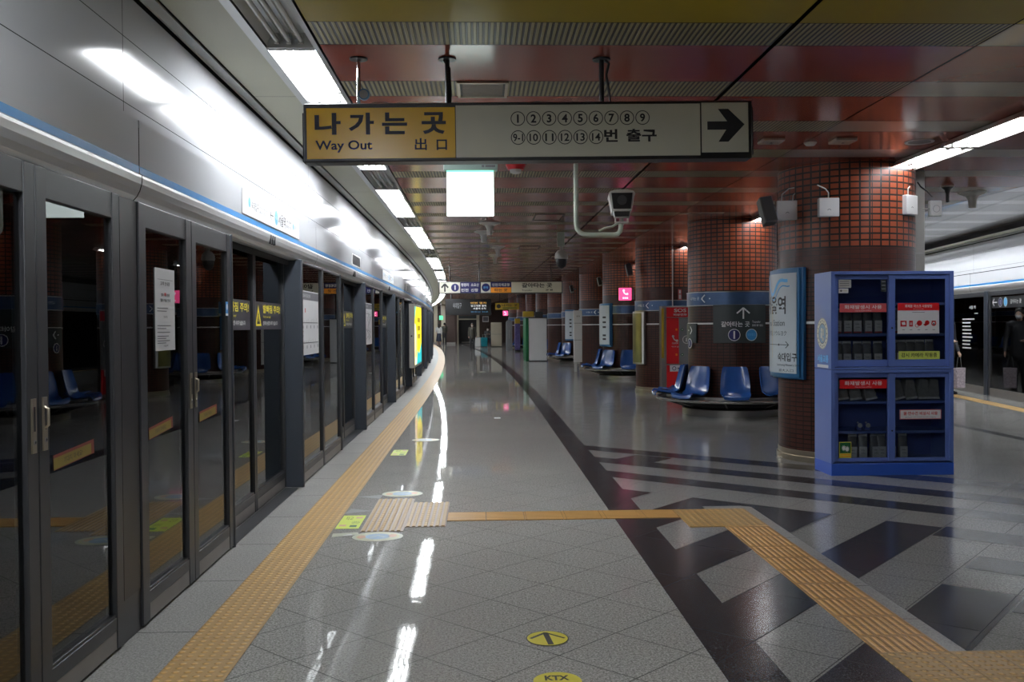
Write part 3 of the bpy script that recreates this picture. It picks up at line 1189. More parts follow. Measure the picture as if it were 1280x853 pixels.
route_map(9.35, 'white landscape poster with a station line diagram on the door beyond the first post', False)
route_map(14.16, 'white poster with a dense network map on the door beyond the second post', True)


def leaning_sticker(y, z, w, slope, label):
    root = empty('warning_sticker', (-1.649, y, z))
    u = Vector((0, 1, slope)).normalized()
    v = Vector((1, 0, 0)).cross(u)
    P = plane((0, 0, 0), u, v)
    D = Decal(P, 0.0012)
    D.rect(-w / 2, -0.026, w / 2 + 0.03, 0.034, 'film_red')
    D.rect(-w / 2, -0.022, w / 2, 0.022, 'film_ochre', 0.0006)
    D.build('film', root, smooth=False)
    D = Decal(P, 0.0025)
    D.text('기대지 마세요!', 0, -0.012, 0.024, 'ink', w=w * 0.5, align='c')
    D.build('lettering', root, smooth=False)
    tag(root, label, 'sticker')


leaning_sticker(3.93, 0.935, 0.36, 0.05, 'yellow sticker with red border on the bare glass door right of the handles')
leaning_sticker(4.99, 0.93, 0.34, 0.07, 'yellow sticker with red border on the glass door with the paper notice')
leaning_sticker(5.85, 0.93, 0.34, 0.05, 'yellow sticker with red border on the glass door with the small blue label')

lab = empty('blue_label', (-1.6285, 6.24, 1.57))
D = Decal(plane((0, 0, 0), (0, 1, 0), (0, 0, 1)), 0.001)
D.rect(-0.03, -0.03, 0.03, 0.045, 'line_blue')
D.rect(-0.03, -0.045, 0.03, -0.03, 'paper')
D.disc(0, 0.012, 0.02, 'paper', 0.001)
D.build('film', lab, smooth=False)
tag(lab, 'small blue and white label high on the last hinged door before the recess', 'sticker')


# header fittings
def station_plate(y, label, group=None):
    root = empty('station_plate', (-1.617 + off(y), y, 2.318), bend(y))
    MB().box(0, 0.003, -1.03, 1.03, -0.085, 0.085, 'paper').build('plate', root, smooth=False)
    D = Decal(plane((0.003, 0, 0), (0, 1, 0), (0, 0, 1)), 0.001)
    D.disc(-0.83, 0.01, 0.035, 'line_sky')
    D.text('숙대입구', -0.77, -0.03, 0.06, 'ink', w=0.22)
    D.text("Sookmyung Women's Univ.", -0.53, 0.005, 0.018, 'ink_grey', w=0.28)
    D.text('淑大入口', -0.53, -0.03, 0.018, 'ink_grey', w=0.2)
    D.stroke([(-0.16, 0.0), (-0.05, 0.0)], 0.008, 'ink')
    D.stroke([(-0.12, 0.035), (-0.16, 0.0), (-0.12, -0.035)], 0.008, 'ink')
    D.disc(0.06, 0.0, 0.058, 'line_sky')
    D.text('426', 0.06, -0.012, 0.024, 'paper', w=0.07, align='c', d=0.001)
    D.text('서울역', 0.14, -0.05, 0.10, 'ink', w=0.28, bold=0.01)
    D.text('Seoul Station', 0.45, 0.012, 0.024, 'ink', w=0.22)
    D.text('首尔站 ソウル', 0.45, -0.035, 0.022, 'ink', w=0.22)
    D.disc(0.76, -0.0, 0.028, 'line_sky')
    D.text('회현', 0.81, -0.02, 0.04, 'ink_grey', w=0.09)
    D.text('Hoehyeon', 0.92, 0.0, 0.015, 'ink_grey', w=0.08)
    D.build('lettering', root, smooth=False)
    tag(root, label, 'sign', group)
    return root


sp = station_plate(7.65, 'white station name plate on the glossy header over the nearest recessed doors')
dup(sp, (-1.617 + off(17.1), 17.1, 2.318), bend(17.1), 'white station name plate on the header over the third recess')


def led_box(y, label, group=None):
    root = empty('display_panel', (-1.62 + off(y), y, 2.31), bend(y))
    MB().box(-0.01, 0.004, -0.42, 0.42, -0.075, 0.075, 'white_paint').build('frame', root, bevel=0.002)
    MB().box(0.004, 0.006, -0.37, 0.37, -0.062, 0.062, 'black').build('screen', root, smooth=False)
    tag(root, label, 'display', group)
    return root


lp = led_box(12.68, 'small dark display window in the header over the second recess')
dup(lp, (-1.62 + off(21.9), 21.9, 2.31), bend(21.9), 'small dark display window in the header over the recess before the advert')


def sensor(y, label, group=None):
    root = empty('door_sensor', (-1.612 + off(y), y, 2.128), bend(y))
    for i in (-1, 0, 1):
        m = MB().box(-0.008, 0.008, i * 0.07 - 0.018, i * 0.07 + 0.018, -0.035, 0.035, 'black')
        m.build('sensor_eye', root, bevel=0.004)
    tag(root, label, 'sensor', group)
    return root


se = sensor(7.55, 'three small black sensors under the blue line over the nearest recess')
for y, l in ((12.42, 'three small black sensors under the blue line over the second recess'), (17.2, 'three small black sensors under the blue line over the third recess')):
    dup(se, (-1.612 + off(y), y, 2.128), bend(y), l)

# lit advert box
ad = empty('advert_lightbox', (-1.60 + off(23.6), 23.55, 1.22))
MB().box(0, 0.125, -1.30, 1.30, -0.74, 0.75, 'offwhite').build('housing', ad, bevel=0.01)
D = Decal(plane((0.125, 0, 0), (0, 1, 0), (0, 0, 1)), 0.003)
D.rect(-1.22, -0.68, 1.22, 0.69, 'ad_yellow')
D.poly([(-1.22, 0.69), (-1.22, 0.35), (-0.75, 0.69)], 'ad_cyan', 0.001)
D.poly([(-1.22, -0.68), (-1.22, 0.30), (-0.9, 0.25), (-0.55, -0.1), (-0.6, -0.68)], 'ad_white', 0.001)
D.poly([(-0.6, -0.68), (-0.3, -0.35), (0.3, -0.45), (1.22, -0.2), (1.22, -0.68)], 'ad_cyan', 0.002)
D.poly([(-1.1, -0.5), (-0.9, 0.1), (-0.7, -0.1), (-0.75, -0.5)], 'ad_orange', 0.003)
D.build('lit_face', ad, smooth=False)
D = Decal(plane((0.125, 0, 0), (0, 1, 0), (0, 0, 1)), 0.008)
for i, t in enumerate((0.32, 0.12, -0.08)):
    for j in range(4):
        D.rect(-0.25 + j * 0.26, t, -0.25 + j * 0.26 + 0.17, t + 0.12, 'ink')
D.build('lettering', ad, smooth=False)
lk = MB()
lk.tube([(0.06, -1.31, 0.0), (0.06, -1.33, 0.0)], 0.02, 'black', 12)
lk.build('lock', ad)
tag(ad, 'lit yellow and cyan advert box standing out from the left platform doors', 'advert')

# opposite platform doors -------------------------------------------------
YR = [12.6 + 1.95 * k for k in range(-3, 12)]


def right_leaf(y0, y1, label, group=None, extras=None):
    root = empty('screen_door', (xr((y0 + y1) / 2), (y0 + y1) / 2, 0), -math.atan2(xr(y1) - xr(y0), y1 - y0))
    L = sqrt((xr(y1) - xr(y0)) ** 2 + (y1 - y0) ** 2) / 2
    f = MB()
    for a, b in ((-L + 0.004, -L + 0.075), (L - 0.075, L - 0.004)):
        f.box(0, 0.05, a, b, 0.0, 2.05, 'frame_grey')
    f.box(0, 0.05, -L + 0.075, L - 0.075, 1.96, 2.05, 'frame_grey')
    f.build('frame', root, bevel=0.003)
    MB().box(0.003, 0.04, -L + 0.075, L - 0.075, 0.0, 0.16, 'steel_kick').build('kick_panel', root, smooth=False)
    MB().box(0.02, 0.026, -L + 0.07, L - 0.07, 0.16, 1.97, 'door_glass').build('glass_pane', root, smooth=False)
    tag(root, label, 'door', group)
    P = plane((0.018, 0, 0), (0, -1, 0), (0, 0, 1))
    if extras == 'poem':
        D = Decal(P, 0.001)
        D.text('서울 역', 0.05, 1.72, 0.07, 'white_paint', w=0.36, bold=0.01)
        for i in range(9):
            D.rect(-0.35, 1.50 - i * 0.075, -0.35 + random.uniform(0.45, 0.85), 1.53 - i * 0.075, 'paper')
        D.rect(0.35, 1.62, 0.55, 1.64, 'paper')
        D.build('glass_lettering', root, smooth=False)
    if extras == 'arrow':
        D = Decal(P, 0.001)
        D.rect(-0.86, 1.72, 0.86, 1.94, 'black')
        D.stroke([(-0.80, 1.83), (-0.58, 1.83)], 0.02, 'white_paint', 0.001)
        D.stroke([(-0.72, 1.90), (-0.80, 1.83), (-0.72, 1.76)], 0.02, 'white_paint', 0.001)
        D.disc(-0.42, 1.83, 0.09, 'white_paint', 0.001)
        D.disc(-0.42, 1.83, 0.08, 'line_navy', 0.002)
        D.text('1', -0.42, 1.785, 0.09, 'white_paint', align='c', bold=0.02, d=0.003)
        D.disc(-0.17, 1.83, 0.09, 'white_paint', 0.001)
        D.disc(-0.17, 1.83, 0.08, 'line_sky', 0.002)
        D.text('갈아타는 곳', 0.05, 1.79, 0.08, 'white_paint', w=0.5, bold=0.01, d=0.001)
        D.build('sign_film', root, smooth=False)


right_leaf(18.72, 20.65, 'dark glass door across the platform with white lines of text on the pane', None, 'poem')
right_leaf(16.60, 18.55, 'dark glass door across the platform with an arrow and line circles at its top', None, 'arrow')
right_leaf(20.70, 22.6, 'dark glass door across the platform just right of the blue cabinet')
for y in (14.6, 12.6, 10.6, 22.65, 24.6):
    right_leaf(y, y + 1.9, 'glass screen door of the opposite platform, hidden or outside the picture', 'opposite doors out of sight')
for y in (16.52, 18.635):
    o = MB().box(0.0, 0.12, -0.06, 0.06, 0, 2.06, 'frame_blue_grey').build('door_post', bevel=0.004)
    o.location = (xr(y) - 0.02, y, 0)
    tag(o, 'dark post between the two rightmost doors across the platform' if y > 17 else 'dark door post across the platform at the picture edge', 'post')

# ================================================================ COLUMNS
CR = 0.705
COLS = [(3.965, 10.30)] + [(4.10 + off(10.3 + 5.2 * k), 10.3 + 5.2 * k) for k in range(1, 11)]


def column(i, x, y):
    root = empty('tiled_column', (x, y, 0))
    sg = 72 if i < 4 else 40
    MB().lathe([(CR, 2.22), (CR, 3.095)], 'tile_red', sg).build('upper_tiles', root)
    m = MB()
    if i == 0:
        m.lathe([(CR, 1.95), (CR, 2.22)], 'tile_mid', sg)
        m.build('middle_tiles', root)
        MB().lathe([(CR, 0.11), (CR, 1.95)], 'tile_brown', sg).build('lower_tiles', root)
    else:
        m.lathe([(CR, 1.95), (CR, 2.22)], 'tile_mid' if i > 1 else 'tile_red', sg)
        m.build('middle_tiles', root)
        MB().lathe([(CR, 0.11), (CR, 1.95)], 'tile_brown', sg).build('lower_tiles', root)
        MB().lathe([(CR, 1.745), (CR + 0.018, 1.75), (CR + 0.018, 1.945), (CR, 1.95)], 'band_blue', sg).build('blue_band', root)
        m = MB().lathe([(CR + 0.018, 1.945), (CR + 0.026, 1.948), (CR + 0.026, 1.958), (CR, 1.962)], 'steel', sg)
        m.lathe([(CR, 1.735), (CR + 0.026, 1.738), (CR + 0.026, 1.748), (CR + 0.018, 1.751)], 'steel', sg)
        m.build('band_edge', root)
    m = MB().lathe([(CR, 1.443), (CR + 0.006, 1.445), (CR + 0.006, 1.469), (CR, 1.471)], 'white_paint', sg)
    m.build('guide_line', root)
    MB().lathe([(CR + 0.02, 0.0), (CR + 0.02, 0.055), (CR + 0.004, 0.06), (CR + 0.004, 0.115), (CR - 0.01, 0.12)], 'brass_steel', sg).build('base_ring', root)
    words = ['nearest tiled column, round and red-brown, with white boxes near its top behind the blue cabinet',
             'second tiled column, ringed by the nearest blue seats, dark transfer board on it',
             'third tiled column, with the red emergency call cabinet and pink sign',
             'fourth tiled column, ringed by blue seats behind the pink phone sign',
             'fifth tiled column, with a small blue band arrow and tall white cabinet',
             'sixth tiled column, ringed by blue seats right of the big white box']
    if i < 6:
        tag(root, words[i], 'column')
    else:
        tag(root, 'far red-brown tiled column beyond the big white box', 'column', 'far tiled columns')
    return root


for i, (x, y) in enumerate(COLS):
    column(i, x, y)


# ---------------------------------------------------------------- ring benches with bucket seats
def seat_mesh():
    """moulded bucket seat; origin under the seat, back towards +y"""
    prof = [(-0.240, -0.045, 0.175), (-0.238, -0.010, 0.205), (-0.205, 0.022, 0.215), (-0.10, 0.015, 0.213), (0.0, 0.0, 0.217), (0.09, 0.005, 0.222),
            (0.15, 0.035, 0.226), (0.185, 0.09, 0.226), (0.207, 0.20, 0.224), (0.230, 0.33, 0.212), (0.250, 0.445, 0.192), (0.258, 0.475, 0.170)]
    n = 12
    mb = MB()
    top, bot = [], []
    for k, (y, z, hw) in enumerate(prof):
        t = k / (len(prof) - 1)
        for j in range(n + 1):
            u = -1 + 2 * j / n
            side = abs(u) ** 3
            # side wings curl up on the seat, forward on the back
            wz = side * (0.035 if t < 0.6 else 0.0) * (1 if 0.05 < t else 0.3)
            wy = -side * (0.055 if t > 0.5 else 0.055 * max(0, t - 0.3) / 0.2)
            top.append(Vector((u * hw, y + wy, z + wz)))
    for k in range(len(prof)):
        a = Vector((0, prof[max(k - 1, 0)][0], prof[max(k - 1, 0)][1]))
        b = Vector((0, prof[min(k + 1, len(prof) - 1)][0], prof[min(k + 1, len(prof) - 1)][1]))
        t = (b - a).normalized()
        nn = Vector((0, t.z, -t.y))
        for j in range(n + 1):
            bot.append(top[k * (n + 1) + j] + nn * 0.016)
    N_ = len(top)
    R_, W_ = len(prof), n + 1
    f = []
    for k in range(R_ - 1):
        for j in range(n):
            a, b, c, d = k * W_ + j, k * W_ + j + 1, (k + 1) * W_ + j + 1, (k + 1) * W_ + j
            f.append((a, b, c, d))
            f.append((N_ + a, N_ + d, N_ + c, N_ + b))
    for k in range(R_ - 1):
        for j in (0, n):
            a, b = k * W_ + j, (k + 1) * W_ + j
            f.append((a, b, N_ + b, N_ + a) if j == 0 else (b, a, N_ + a, N_ + b))
    for j in range(n):
        for k in (0, R_ - 1):
            a, b = k * W_ + j, k * W_ + j + 1
            f.append((b, a, N_ + a, N_ + b) if k == 0 else (a, b, N_ + b, N_ + a))
    mb.add(top + bot, f, 'seat_blue')
    return mb


SEAT = seat_mesh()


def ring_bench(x, y, angles, label, group=None):
    root = empty('ring_bench', (x, y, 0))
    # black conical skirt, chrome rim, support arms
    m = MB().lathe([(CR + 0.01, 0.13), (0.86, 0.14), (1.18, 0.245), (1.20, 0.262)], 'black_matte', 64)
    m.lathe([(1.20, 0.27), (CR + 0.01, 0.275)], 'black_matte', 64)
    m.build('skirt', root)
    MB().lathe([(1.185, 0.243), (1.215, 0.237), (1.235, 0.250), (1.235, 0.275), (1.215, 0.287), (1.19, 0.282)], 'rim_steel', 72).build('rim', root)
    m = MB().lathe([(1.00, 0.272), (1.06, 0.272), (1.06, 0.318), (1.00, 0.318), (1.00, 0.272)], 'steel', 64)
    m.build('seat_rail', root)
    MB().lathe([(CR + 0.03, 0), (CR + 0.10, 0), (CR + 0.10, 0.10), (CR + 0.015, 0.13)], 'steel', 64).build('foot_ring', root)
    m = MB()
    for k in range(9):
        a = radians(20 + 40 * k)
        m.tube([(1.17 * sin(a), -1.17 * cos(a), 0.232), (0.80 * sin(a), -0.80 * cos(a), 0.13)], 0.012, 'steel', 8)
    m.build('support_arm', root)
    me = None
    for a in angles:
        a = radians(a)
        if me is None:
            s_ = SEAT.build('seat', root, angle=1.0)
            me = s_
        else:
            s_ = me.copy()
            COL.objects.link(s_)
            s_.parent = root
        r = 1.045
        s_.location = (r * sin(a), -r * cos(a), 0.328)
        s_.rotation_euler = (radians(-4), 0, a)
    tag(root, label, 'bench', group)
    return root


ANG = [-12 + 40 * k for k in range(-4, 5)]
ring_bench(COLS[1][0], COLS[1][1], ANG, 'round bench of blue bucket seats circling the second tiled column, nearest one')
ring_bench(COLS[3][0], COLS[3][1], [q + 3 for q in ANG], 'round bench of blue bucket seats below the pink phone sign, second nearest')
ring_bench(COLS[5][0], COLS[5][1], [q + 8 for q in ANG], 'round bench of blue bucket seats just right of the big white box')
ring_bench(COLS[7][0], COLS[7][1], ANG, 'small distant round bench of blue seats left of the big white box')
ring_bench(COLS[9][0], COLS[9][1], ANG, 'farthest round bench with blue seats, by the cream cabinet')


# ---------------------------------------------------------------- curved boards on the columns
def arc_box(mb, R0, R1, a0, a1, z0, z1, m, seg=20):
    """solid curved slab about the column axis"""
    v = []
    for i in range(seg + 1):
        a = lerp(a0, a1, i / seg)
        for r in (R0, R1):
            for z in (z0, z1):
                v.append((r * sin(a), -r * cos(a), z))
    f = []
    for i in range(seg):
        b = i * 4
        f += [(b + 2, b + 6, b + 7, b + 3), (b, b + 1, b + 5, b + 4), (b + 1, b + 3, b + 7, b + 5), (b, b + 4, b + 6, b + 2)]
    f += [(0, 2, 3, 1), (seg * 4, seg * 4 + 1, seg * 4 + 3, seg * 4 + 2)]
    mb.add(v, f, m)
    return mb


def station_board(x, y, ac, half, z0, z1, label, detail=True, group=None):
    """curved blue-framed station name board; ac = centre angle"""
    root = empty('station_board', (x, y, 0), 0)
    m = MB()
    arc_box(m, CR + 0.005, CR + 0.055, ac - half, ac + half, z0, z1, 'board_frame_blue')
    arc_box(m, CR + 0.055, CR + 0.085, ac - half * 0.96, ac + half * 0.93, z0 + 0.015, z1 - 0.012, 'board_frame_blue')
    m.build('frame', root, angle=0.4)
    m = MB()
    arc_box(m, CR + 0.085, CR + 0.092, ac - half * 0.90, ac + half * 0.87, z0 + 0.06, z1 - 0.055, 'board_face')
    m.build('face', root, angle=0.4)
    D = Decal(drum((0, 0), CR + 0.092, ac), 0.002)
    zc = (z0 + z1) / 2
    w = half * CR
    if detail:
        D.text('서울역', 0.0, zc + 0.10, 0.19, 'ink', w=0.50, align='c', bold=0.02)
        D.text('Seoul Station', 0.0, zc - 0.025, 0.065, 'ink', w=0.46, align='c')
        D.text('首尔站 ソウルヨク', 0.03, zc - 0.13, 0.055, 'ink', w=0.46, align='c')
        D.stroke([(-w * 0.8 + i * w * 0.08, zc - 0.225) for i in range(20)], 0.006, 'ink')
        D.disc(0.12, zc - 0.225, 0.012, 'ink', seg=12)
        D.stroke([(w * 0.60, zc - 0.19), (w * 0.72, zc - 0.225), (w * 0.60, zc - 0.26)], 0.008, 'ink')
        D.text('숙대입구', 0.10, zc - 0.40, 0.09, 'ink', w=0.31, bold=0.015)
        D.text("Sookmyung Women's Univ.", 0.08, zc - 0.455, 0.03, 'ink', w=0.36)
        D.text('淑大入口', 0.12, zc - 0.51, 0.03, 'ink', w=0.24)
        D.text('회현', -0.36, zc - 0.40, 0.09, 'ink', w=0.16, bold=0.015)
        # looping ribbon drawing at the top
        pts = [(-0.22 + 0.5 * t, z1 - 0.13 - 0.10 * sin(3.6 * t) + 0.05 * cos(9 * t)) for t in [i / 24 for i in range(25)]]
        D.stroke(pts, 0.035, 'line_sky')
        D.stroke([(p + 0.03, q - 0.06) for p, q in pts], 0.012, 'line_blue')
        D.stroke([(-0.30, z1 - 0.2), (-0.27, z1 - 0.35)], 0.05, 'sticker_pink')
        D.rect(-0.05, zc - 0.02 - 0.35, -0.045, zc + 0.2, 'sign_yellow')
    else:
        for t in (0.18, 0.05, -0.08, -0.30, -0.40):
            D.rect(w * 0.1, zc + t, w * 0.6, zc + t + 0.05, 'ink', n=3)
    D.build('lettering', root, smooth=False)
    tag(root, label, 'sign', group)


station_board(COLS[0][0], COLS[0][1], radians(-87), radians(33), 0.865, 2.035, 'curved blue-framed station name board on the left side of the nearest column')
station_board(COLS[3][0], COLS[3][1], radians(-72), radians(26), 0.865, 2.02, 'narrow blue-framed station board on the column behind the pink phone sign', False)
station_board(COLS[5][0], COLS[5][1], radians(-38), radians(15), 0.865, 2.02, 'narrow blue-framed station board on the column right of the big white box', False)


def direction_board(x, y, a0, a1, z0, z1, label, full=True, cat='sign'):
    root = empty('direction_board', (x, y, 0))
    m = MB()
    arc_box(m, CR + 0.004, CR + 0.03, a0, a1, z0, z1, 'board_dark')
    m.build('panel', root, angle=0.4)
    ac = (a0 + a1) / 2
    D = Decal(drum((0, 0), CR + 0.03, ac), 0.002)
    zt = z1
    if full:
        D.stroke([(0.04, zt - 0.05), (0.04, zt - 0.22)], 0.024, 'white_paint')
        D.stroke([(-0.06, zt - 0.135), (0.04, zt - 0.05), (0.14, zt - 0.135)], 0.022, 'white_paint')
        D.text('갈아타는 곳', -0.30, zt - 0.345, 0.085, 'white_paint', w=0.44, bold=0.015)
        D.text('Transfer', 0.18, zt - 0.285, 0.035, 'white_paint', w=0.15)
        D.text('换乘 乗り換え', 0.18, zt - 0.34, 0.035, 'white_paint', w=0.20)
        for cx_, mm in ((-0.10, 'line_navy'), (0.17, 'line_blue')):
            D.disc(cx_, zt - 0.47, 0.094, 'white_paint')
            D.disc(cx_, zt - 0.47, 0.084, mm, 0.001)
        D.text('1', -0.10, zt - 0.53, 0.12, 'white_paint', align='c', bold=0.03, d=0.002)
        D.text('공항철도', 0.17, zt - 0.485, 0.04, 'line_sky', w=0.13, align='c', bold=0.02, d=0.002)
    else:
        D.stroke([(-0.08, zt - 0.11), (0.06, zt - 0.11)], 0.02, 'white_paint')
        D.stroke([(0.0, zt - 0.05), (0.06, zt - 0.11), (0.0, zt - 0.17)], 0.02, 'white_paint')
        D.disc(-0.02, zt - 0.32, 0.08, 'white_paint')
        D.disc(-0.02, zt - 0.32, 0.068, 'line_navy', 0.001)
        D.text('1', -0.02, zt - 0.36, 0.08, 'white_paint', align='c', bold=0.03, d=0.002)
    D.build('lettering', root, smooth=False)
    tag(root, label, cat)


c2 = COLS[1]
direction_board(c2[0], c2[1], radians(-38), radians(29), 1.15, 1.748, 'dark transfer board with up arrow and line circles on the second column')
direction_board(c2[0], c2[1], radians(-92), radians(-64), 1.15, 1.46, 'small dark board with an arrow at the left side of the second column', False)
c6 = COLS[5]
direction_board(c6[0], c6[1], radians(-20), radians(30), 1.15, 1.74, 'dark transfer board on the column right of the big white box', False)

# arrows on the blue bands
for ci, aa, nm in ((1, -50, 'second column'), (2, -46, 'third column'), (4, -20, 'fifth column')):
    x, y = COLS[ci]
    r = empty('band_lettering', (x, y, 0))
    D = Decal(drum((0, 0), CR + 0.018, radians(aa)), 0.002)
    D.stroke([(-0.07, 1.85), (0.10, 1.85)], 0.018, 'white_paint')
    D.stroke([(0.0, 1.91), (-0.07, 1.85), (0.0, 1.79)], 0.018, 'white_paint')
    D.text('나가는 곳', -0.36, 1.83, 0.05, 'white_paint', w=0.24)
    D.build('lettering', r, smooth=False)
    tag(r, 'small white left arrow and words on the blue band of the ' + nm, 'sign')

# ================================================================ BLUE EMERGENCY CABINET (two stacked units)
CX0, CX1, CYF, CYB = 3.32, 4.50, 8.98, 9.43


def cab_unit(z0, z1, label, shelves, gz0, gz1, plinth):
    root = empty('steel_cabinet', ((CX0 + CX1) / 2, CYF, z0))
    W2, Dp, H = (CX1 - CX0) / 2, CYB - CYF, z1 - z0
    b = MB()
    t = 0.018
    b.box(-W2, -W2 + t, 0.0, Dp, plinth, H, 'cabinet_blue')
    b.box(W2 - t, W2, 0.0, Dp, plinth, H, 'cabinet_blue')
    b.box(-W2 + t, W2 - t, 0.0, Dp, H - t, H, 'cabinet_blue')
    b.box(-W2 + t, W2 - t, 0.0, Dp, plinth, plinth + t, 'cabinet_blue')
    # face frame
    fb, ft = (gz0 - z0) - 0.07, (gz1 - z0) + 0.045
    b.box(-W2 + t, W2 - t, 0.0, 0.02, ft, H - t, 'cabinet_blue')
    b.box(-W2 + t, W2 - t, 0.0, 0.02, plinth + t, fb, 'cabinet_blue')
    b.box(-W2 + t, -W2 + 0.04, 0.0, 0.02, fb, ft, 'cabinet_blue')
    b.box(W2 - 0.04, W2 - t, 0.0, 0.02, fb, ft, 'cabinet_blue')
    b.build('body', root, bevel=0.003)
    k = MB()
    k.box(-W2 + t, W2 - t, Dp - 0.02, Dp, plinth, H - t, 'cabinet_inner')
    k.build('back_panel', root, smooth=False)
    for zs in shelves:
        MB().box(-W2 + t, W2 - t, 0.06, Dp - 0.02, zs - z0 - 0.012, zs - z0 + 0.012, 'cabinet_blue').build('shelf', root, smooth=False)
    if plinth:
        MB().box(-W2, W2, -0.004, Dp, 0, plinth, 'cabinet_plinth').build('plinth', root, bevel=0.003)
    for i, (a, c, y) in enumerate(((-0.55, 0.02, 0.032), (-0.03, 0.55, 0.014))):
        d = MB()
        ga_, gc = a + 0.04, c - 0.055
        if i == 1:
            ga_, gc = a + 0.062, c - 0.035
        zb, zt = fb + 0.004, ft - 0.004
        d.box(a, ga_, y, y + 0.016, zb, zt, 'cabinet_blue')
        d.box(gc, c, y, y + 0.016, zb, zt, 'cabinet_blue')
        d.box(ga_, gc, y, y + 0.016, gz1 - z0, zt, 'cabinet_blue')
        d.box(ga_, gc, y, y + 0.016, zb, gz0 - z0, 'cabinet_blue')
        o = d.build('sliding_door', root, bevel=0.002)
        MB().box(ga_ - 0.005, gc + 0.005, y + 0.006, y + 0.009, gz0 - z0 - 0.005, gz1 - z0 + 0.005, 'cabinet_glass').build('glass', o, smooth=False)
        if i == 1:
            MB().tube([(a + 0.03, y - 0.006, H * 0.42), (a + 0.03, y, H * 0.42)], 0.008, 'black', 12).build('lock', o)
    tag(root, label, 'cabinet')
    return root


cab_unit(1.01, 1.94, 'upper unit of the blue steel cabinet, with black masks and red signs behind glass', (1.63, 1.335), 1.10, 1.865, 0)
cab_unit(0.0, 1.006, 'lower unit of the blue steel cabinet, standing on the floor with a brighter blue plinth', (0.69, 0.405), 0.165, 0.93, 0.115)
CXM = (CX0 + CX1) / 2


def cab_sign(x0, x1, z0, z1, face, draw, label, ydoor):
    root = empty('glass_sign', ((x0 + x1) / 2, ydoor, z0))
    w = (x1 - x0) / 2
    MB().box(-w, w, 0, 0.003, 0, z1 - z0, face).build('card', root, smooth=False)
    D = Decal(plane((0, 0, 0), (1, 0, 0), (0, 0, 1)), 0.001)
    draw(D, w, z1 - z0)
    D.build('lettering', root, smooth=False)
    tag(root, label, 'sign')


YL, YR_ = CYF + 0.032, CYF + 0.014


def fire_sign(D, w, h):
    D.text('화재발생시 사용', 0, h * 0.36, h * 0.46, 'white_paint', w=w * 1.6, align='c', bold=0.02)
    D.text('Use in Case of Fire', 0, h * 0.10, h * 0.14, 'white_paint', w=w * 0.7, align='c')


cab_sign(3.415, 3.865, 1.553, 1.636, 'red_faded', fire_sign, 'faded red strip sign with white words in the upper left cabinet door', YL)
cab_sign(3.415, 3.868, 0.826, 0.912, 'red', fire_sign, 'bright red strip sign with white words in the lower left cabinet door', YL)


def mask_sign(D, w, h):
    D.rect(-w, h * 0.76, w, h, 'red')
    D.text('화재용 마스크 사용방법', 0, h * 0.85, h * 0.10, 'white_paint', w=w * 1.3, align='c', bold=0.02, d=0.001)
    D.text('How to use the mask', 0, h * 0.785, h * 0.035, 'white_paint', w=w * 0.5, align='c', d=0.001)
    D.rect(-w * 0.3, h * 0.69, w * 0.3, h * 0.705, 'ink_grey')
    for i, c in enumerate((-0.72, -0.36, 0.02, 0.38, 0.74)):
        c *= w
        z = h * 0.33
        if i == 0:
            D.rect(c - 0.03, z - 0.028, c + 0.03, z + 0.028, 'red')
            D.poly([(c - 0.02, z + 0.01), (c - 0.01, z - 0.015), (c + 0.02, z - 0.01), (c + 0.012, z + 0.018)], 'paper', 0.001)
        elif i == 1:
            D.rect(c - 0.018, z - 0.028, c + 0.018, z + 0.028, 'red')
            D.rect(c - 0.011, z + 0.002, c + 0.011, z + 0.008, 'paper', 0.001)
            D.rect(c - 0.011, z - 0.012, c + 0.011, z - 0.006, 'paper', 0.001)
        elif i == 2:
            D.disc(c + 0.006, z + 0.004, 0.026, 'red')
            D.ring(c - 0.018, z - 0.018, 0.014, 0.018, 'red')
        elif i == 3:
            D.disc(c + 0.008, z + 0.008, 0.022, 'red')
            D.poly([(c - 0.03, z - 0.008), (c - 0.01, z - 0.025), (c + 0.02, z - 0.01), (c, z + 0.005)], 'red')
        else:
            D.ring(c, z, 0.014, 0.024, 'red')
            D.disc(c, z - 0.006, 0.011, 'ink_grey')
            D.rect(c - 0.02, z + 0.016, c + 0.02, z + 0.026, 'red')
        D.rect(c - 0.012, h * 0.12, c + 0.012, h * 0.135, 'ink_grey')


cab_sign(3.965, 4.365, 1.345, 1.636, 'paper', mask_sign, 'white sign with red header and five small red pictures in the upper right cabinet door', YR_)
cab_sign(3.975, 4.370, 1.102, 1.178, 'lime',
         lambda D, w, h: D.text('감시 카메라 작동중', 0, h * 0.25, h * 0.55, 'ink', w=w * 1.75, align='c', bold=0.015),
         'yellow-green strip with black words at the foot of the upper right cabinet door', YR_)


def water_sign(D, w, h):
    D.rect(-w, 0, w, h, 'red_faded')
    D.rect(-w + 0.006, 0.006, w - 0.006, h - 0.006, 'paper', 0.0005)
    D.text('물·면수건 비상시 사용', 0, h * 0.42, h * 0.38, 'red', w=w * 1.65, align='c', bold=0.02, d=0.001)
    D.text('Use water, wet towel in case of emergency', 0, h * 0.14, h * 0.13, 'ink_grey', w=w * 1.5, align='c', d=0.001)


cab_sign(3.985, 4.385, 0.53, 0.622, 'paper', water_sign, 'white strip with red border and red words in the lower right cabinet door', YR_)


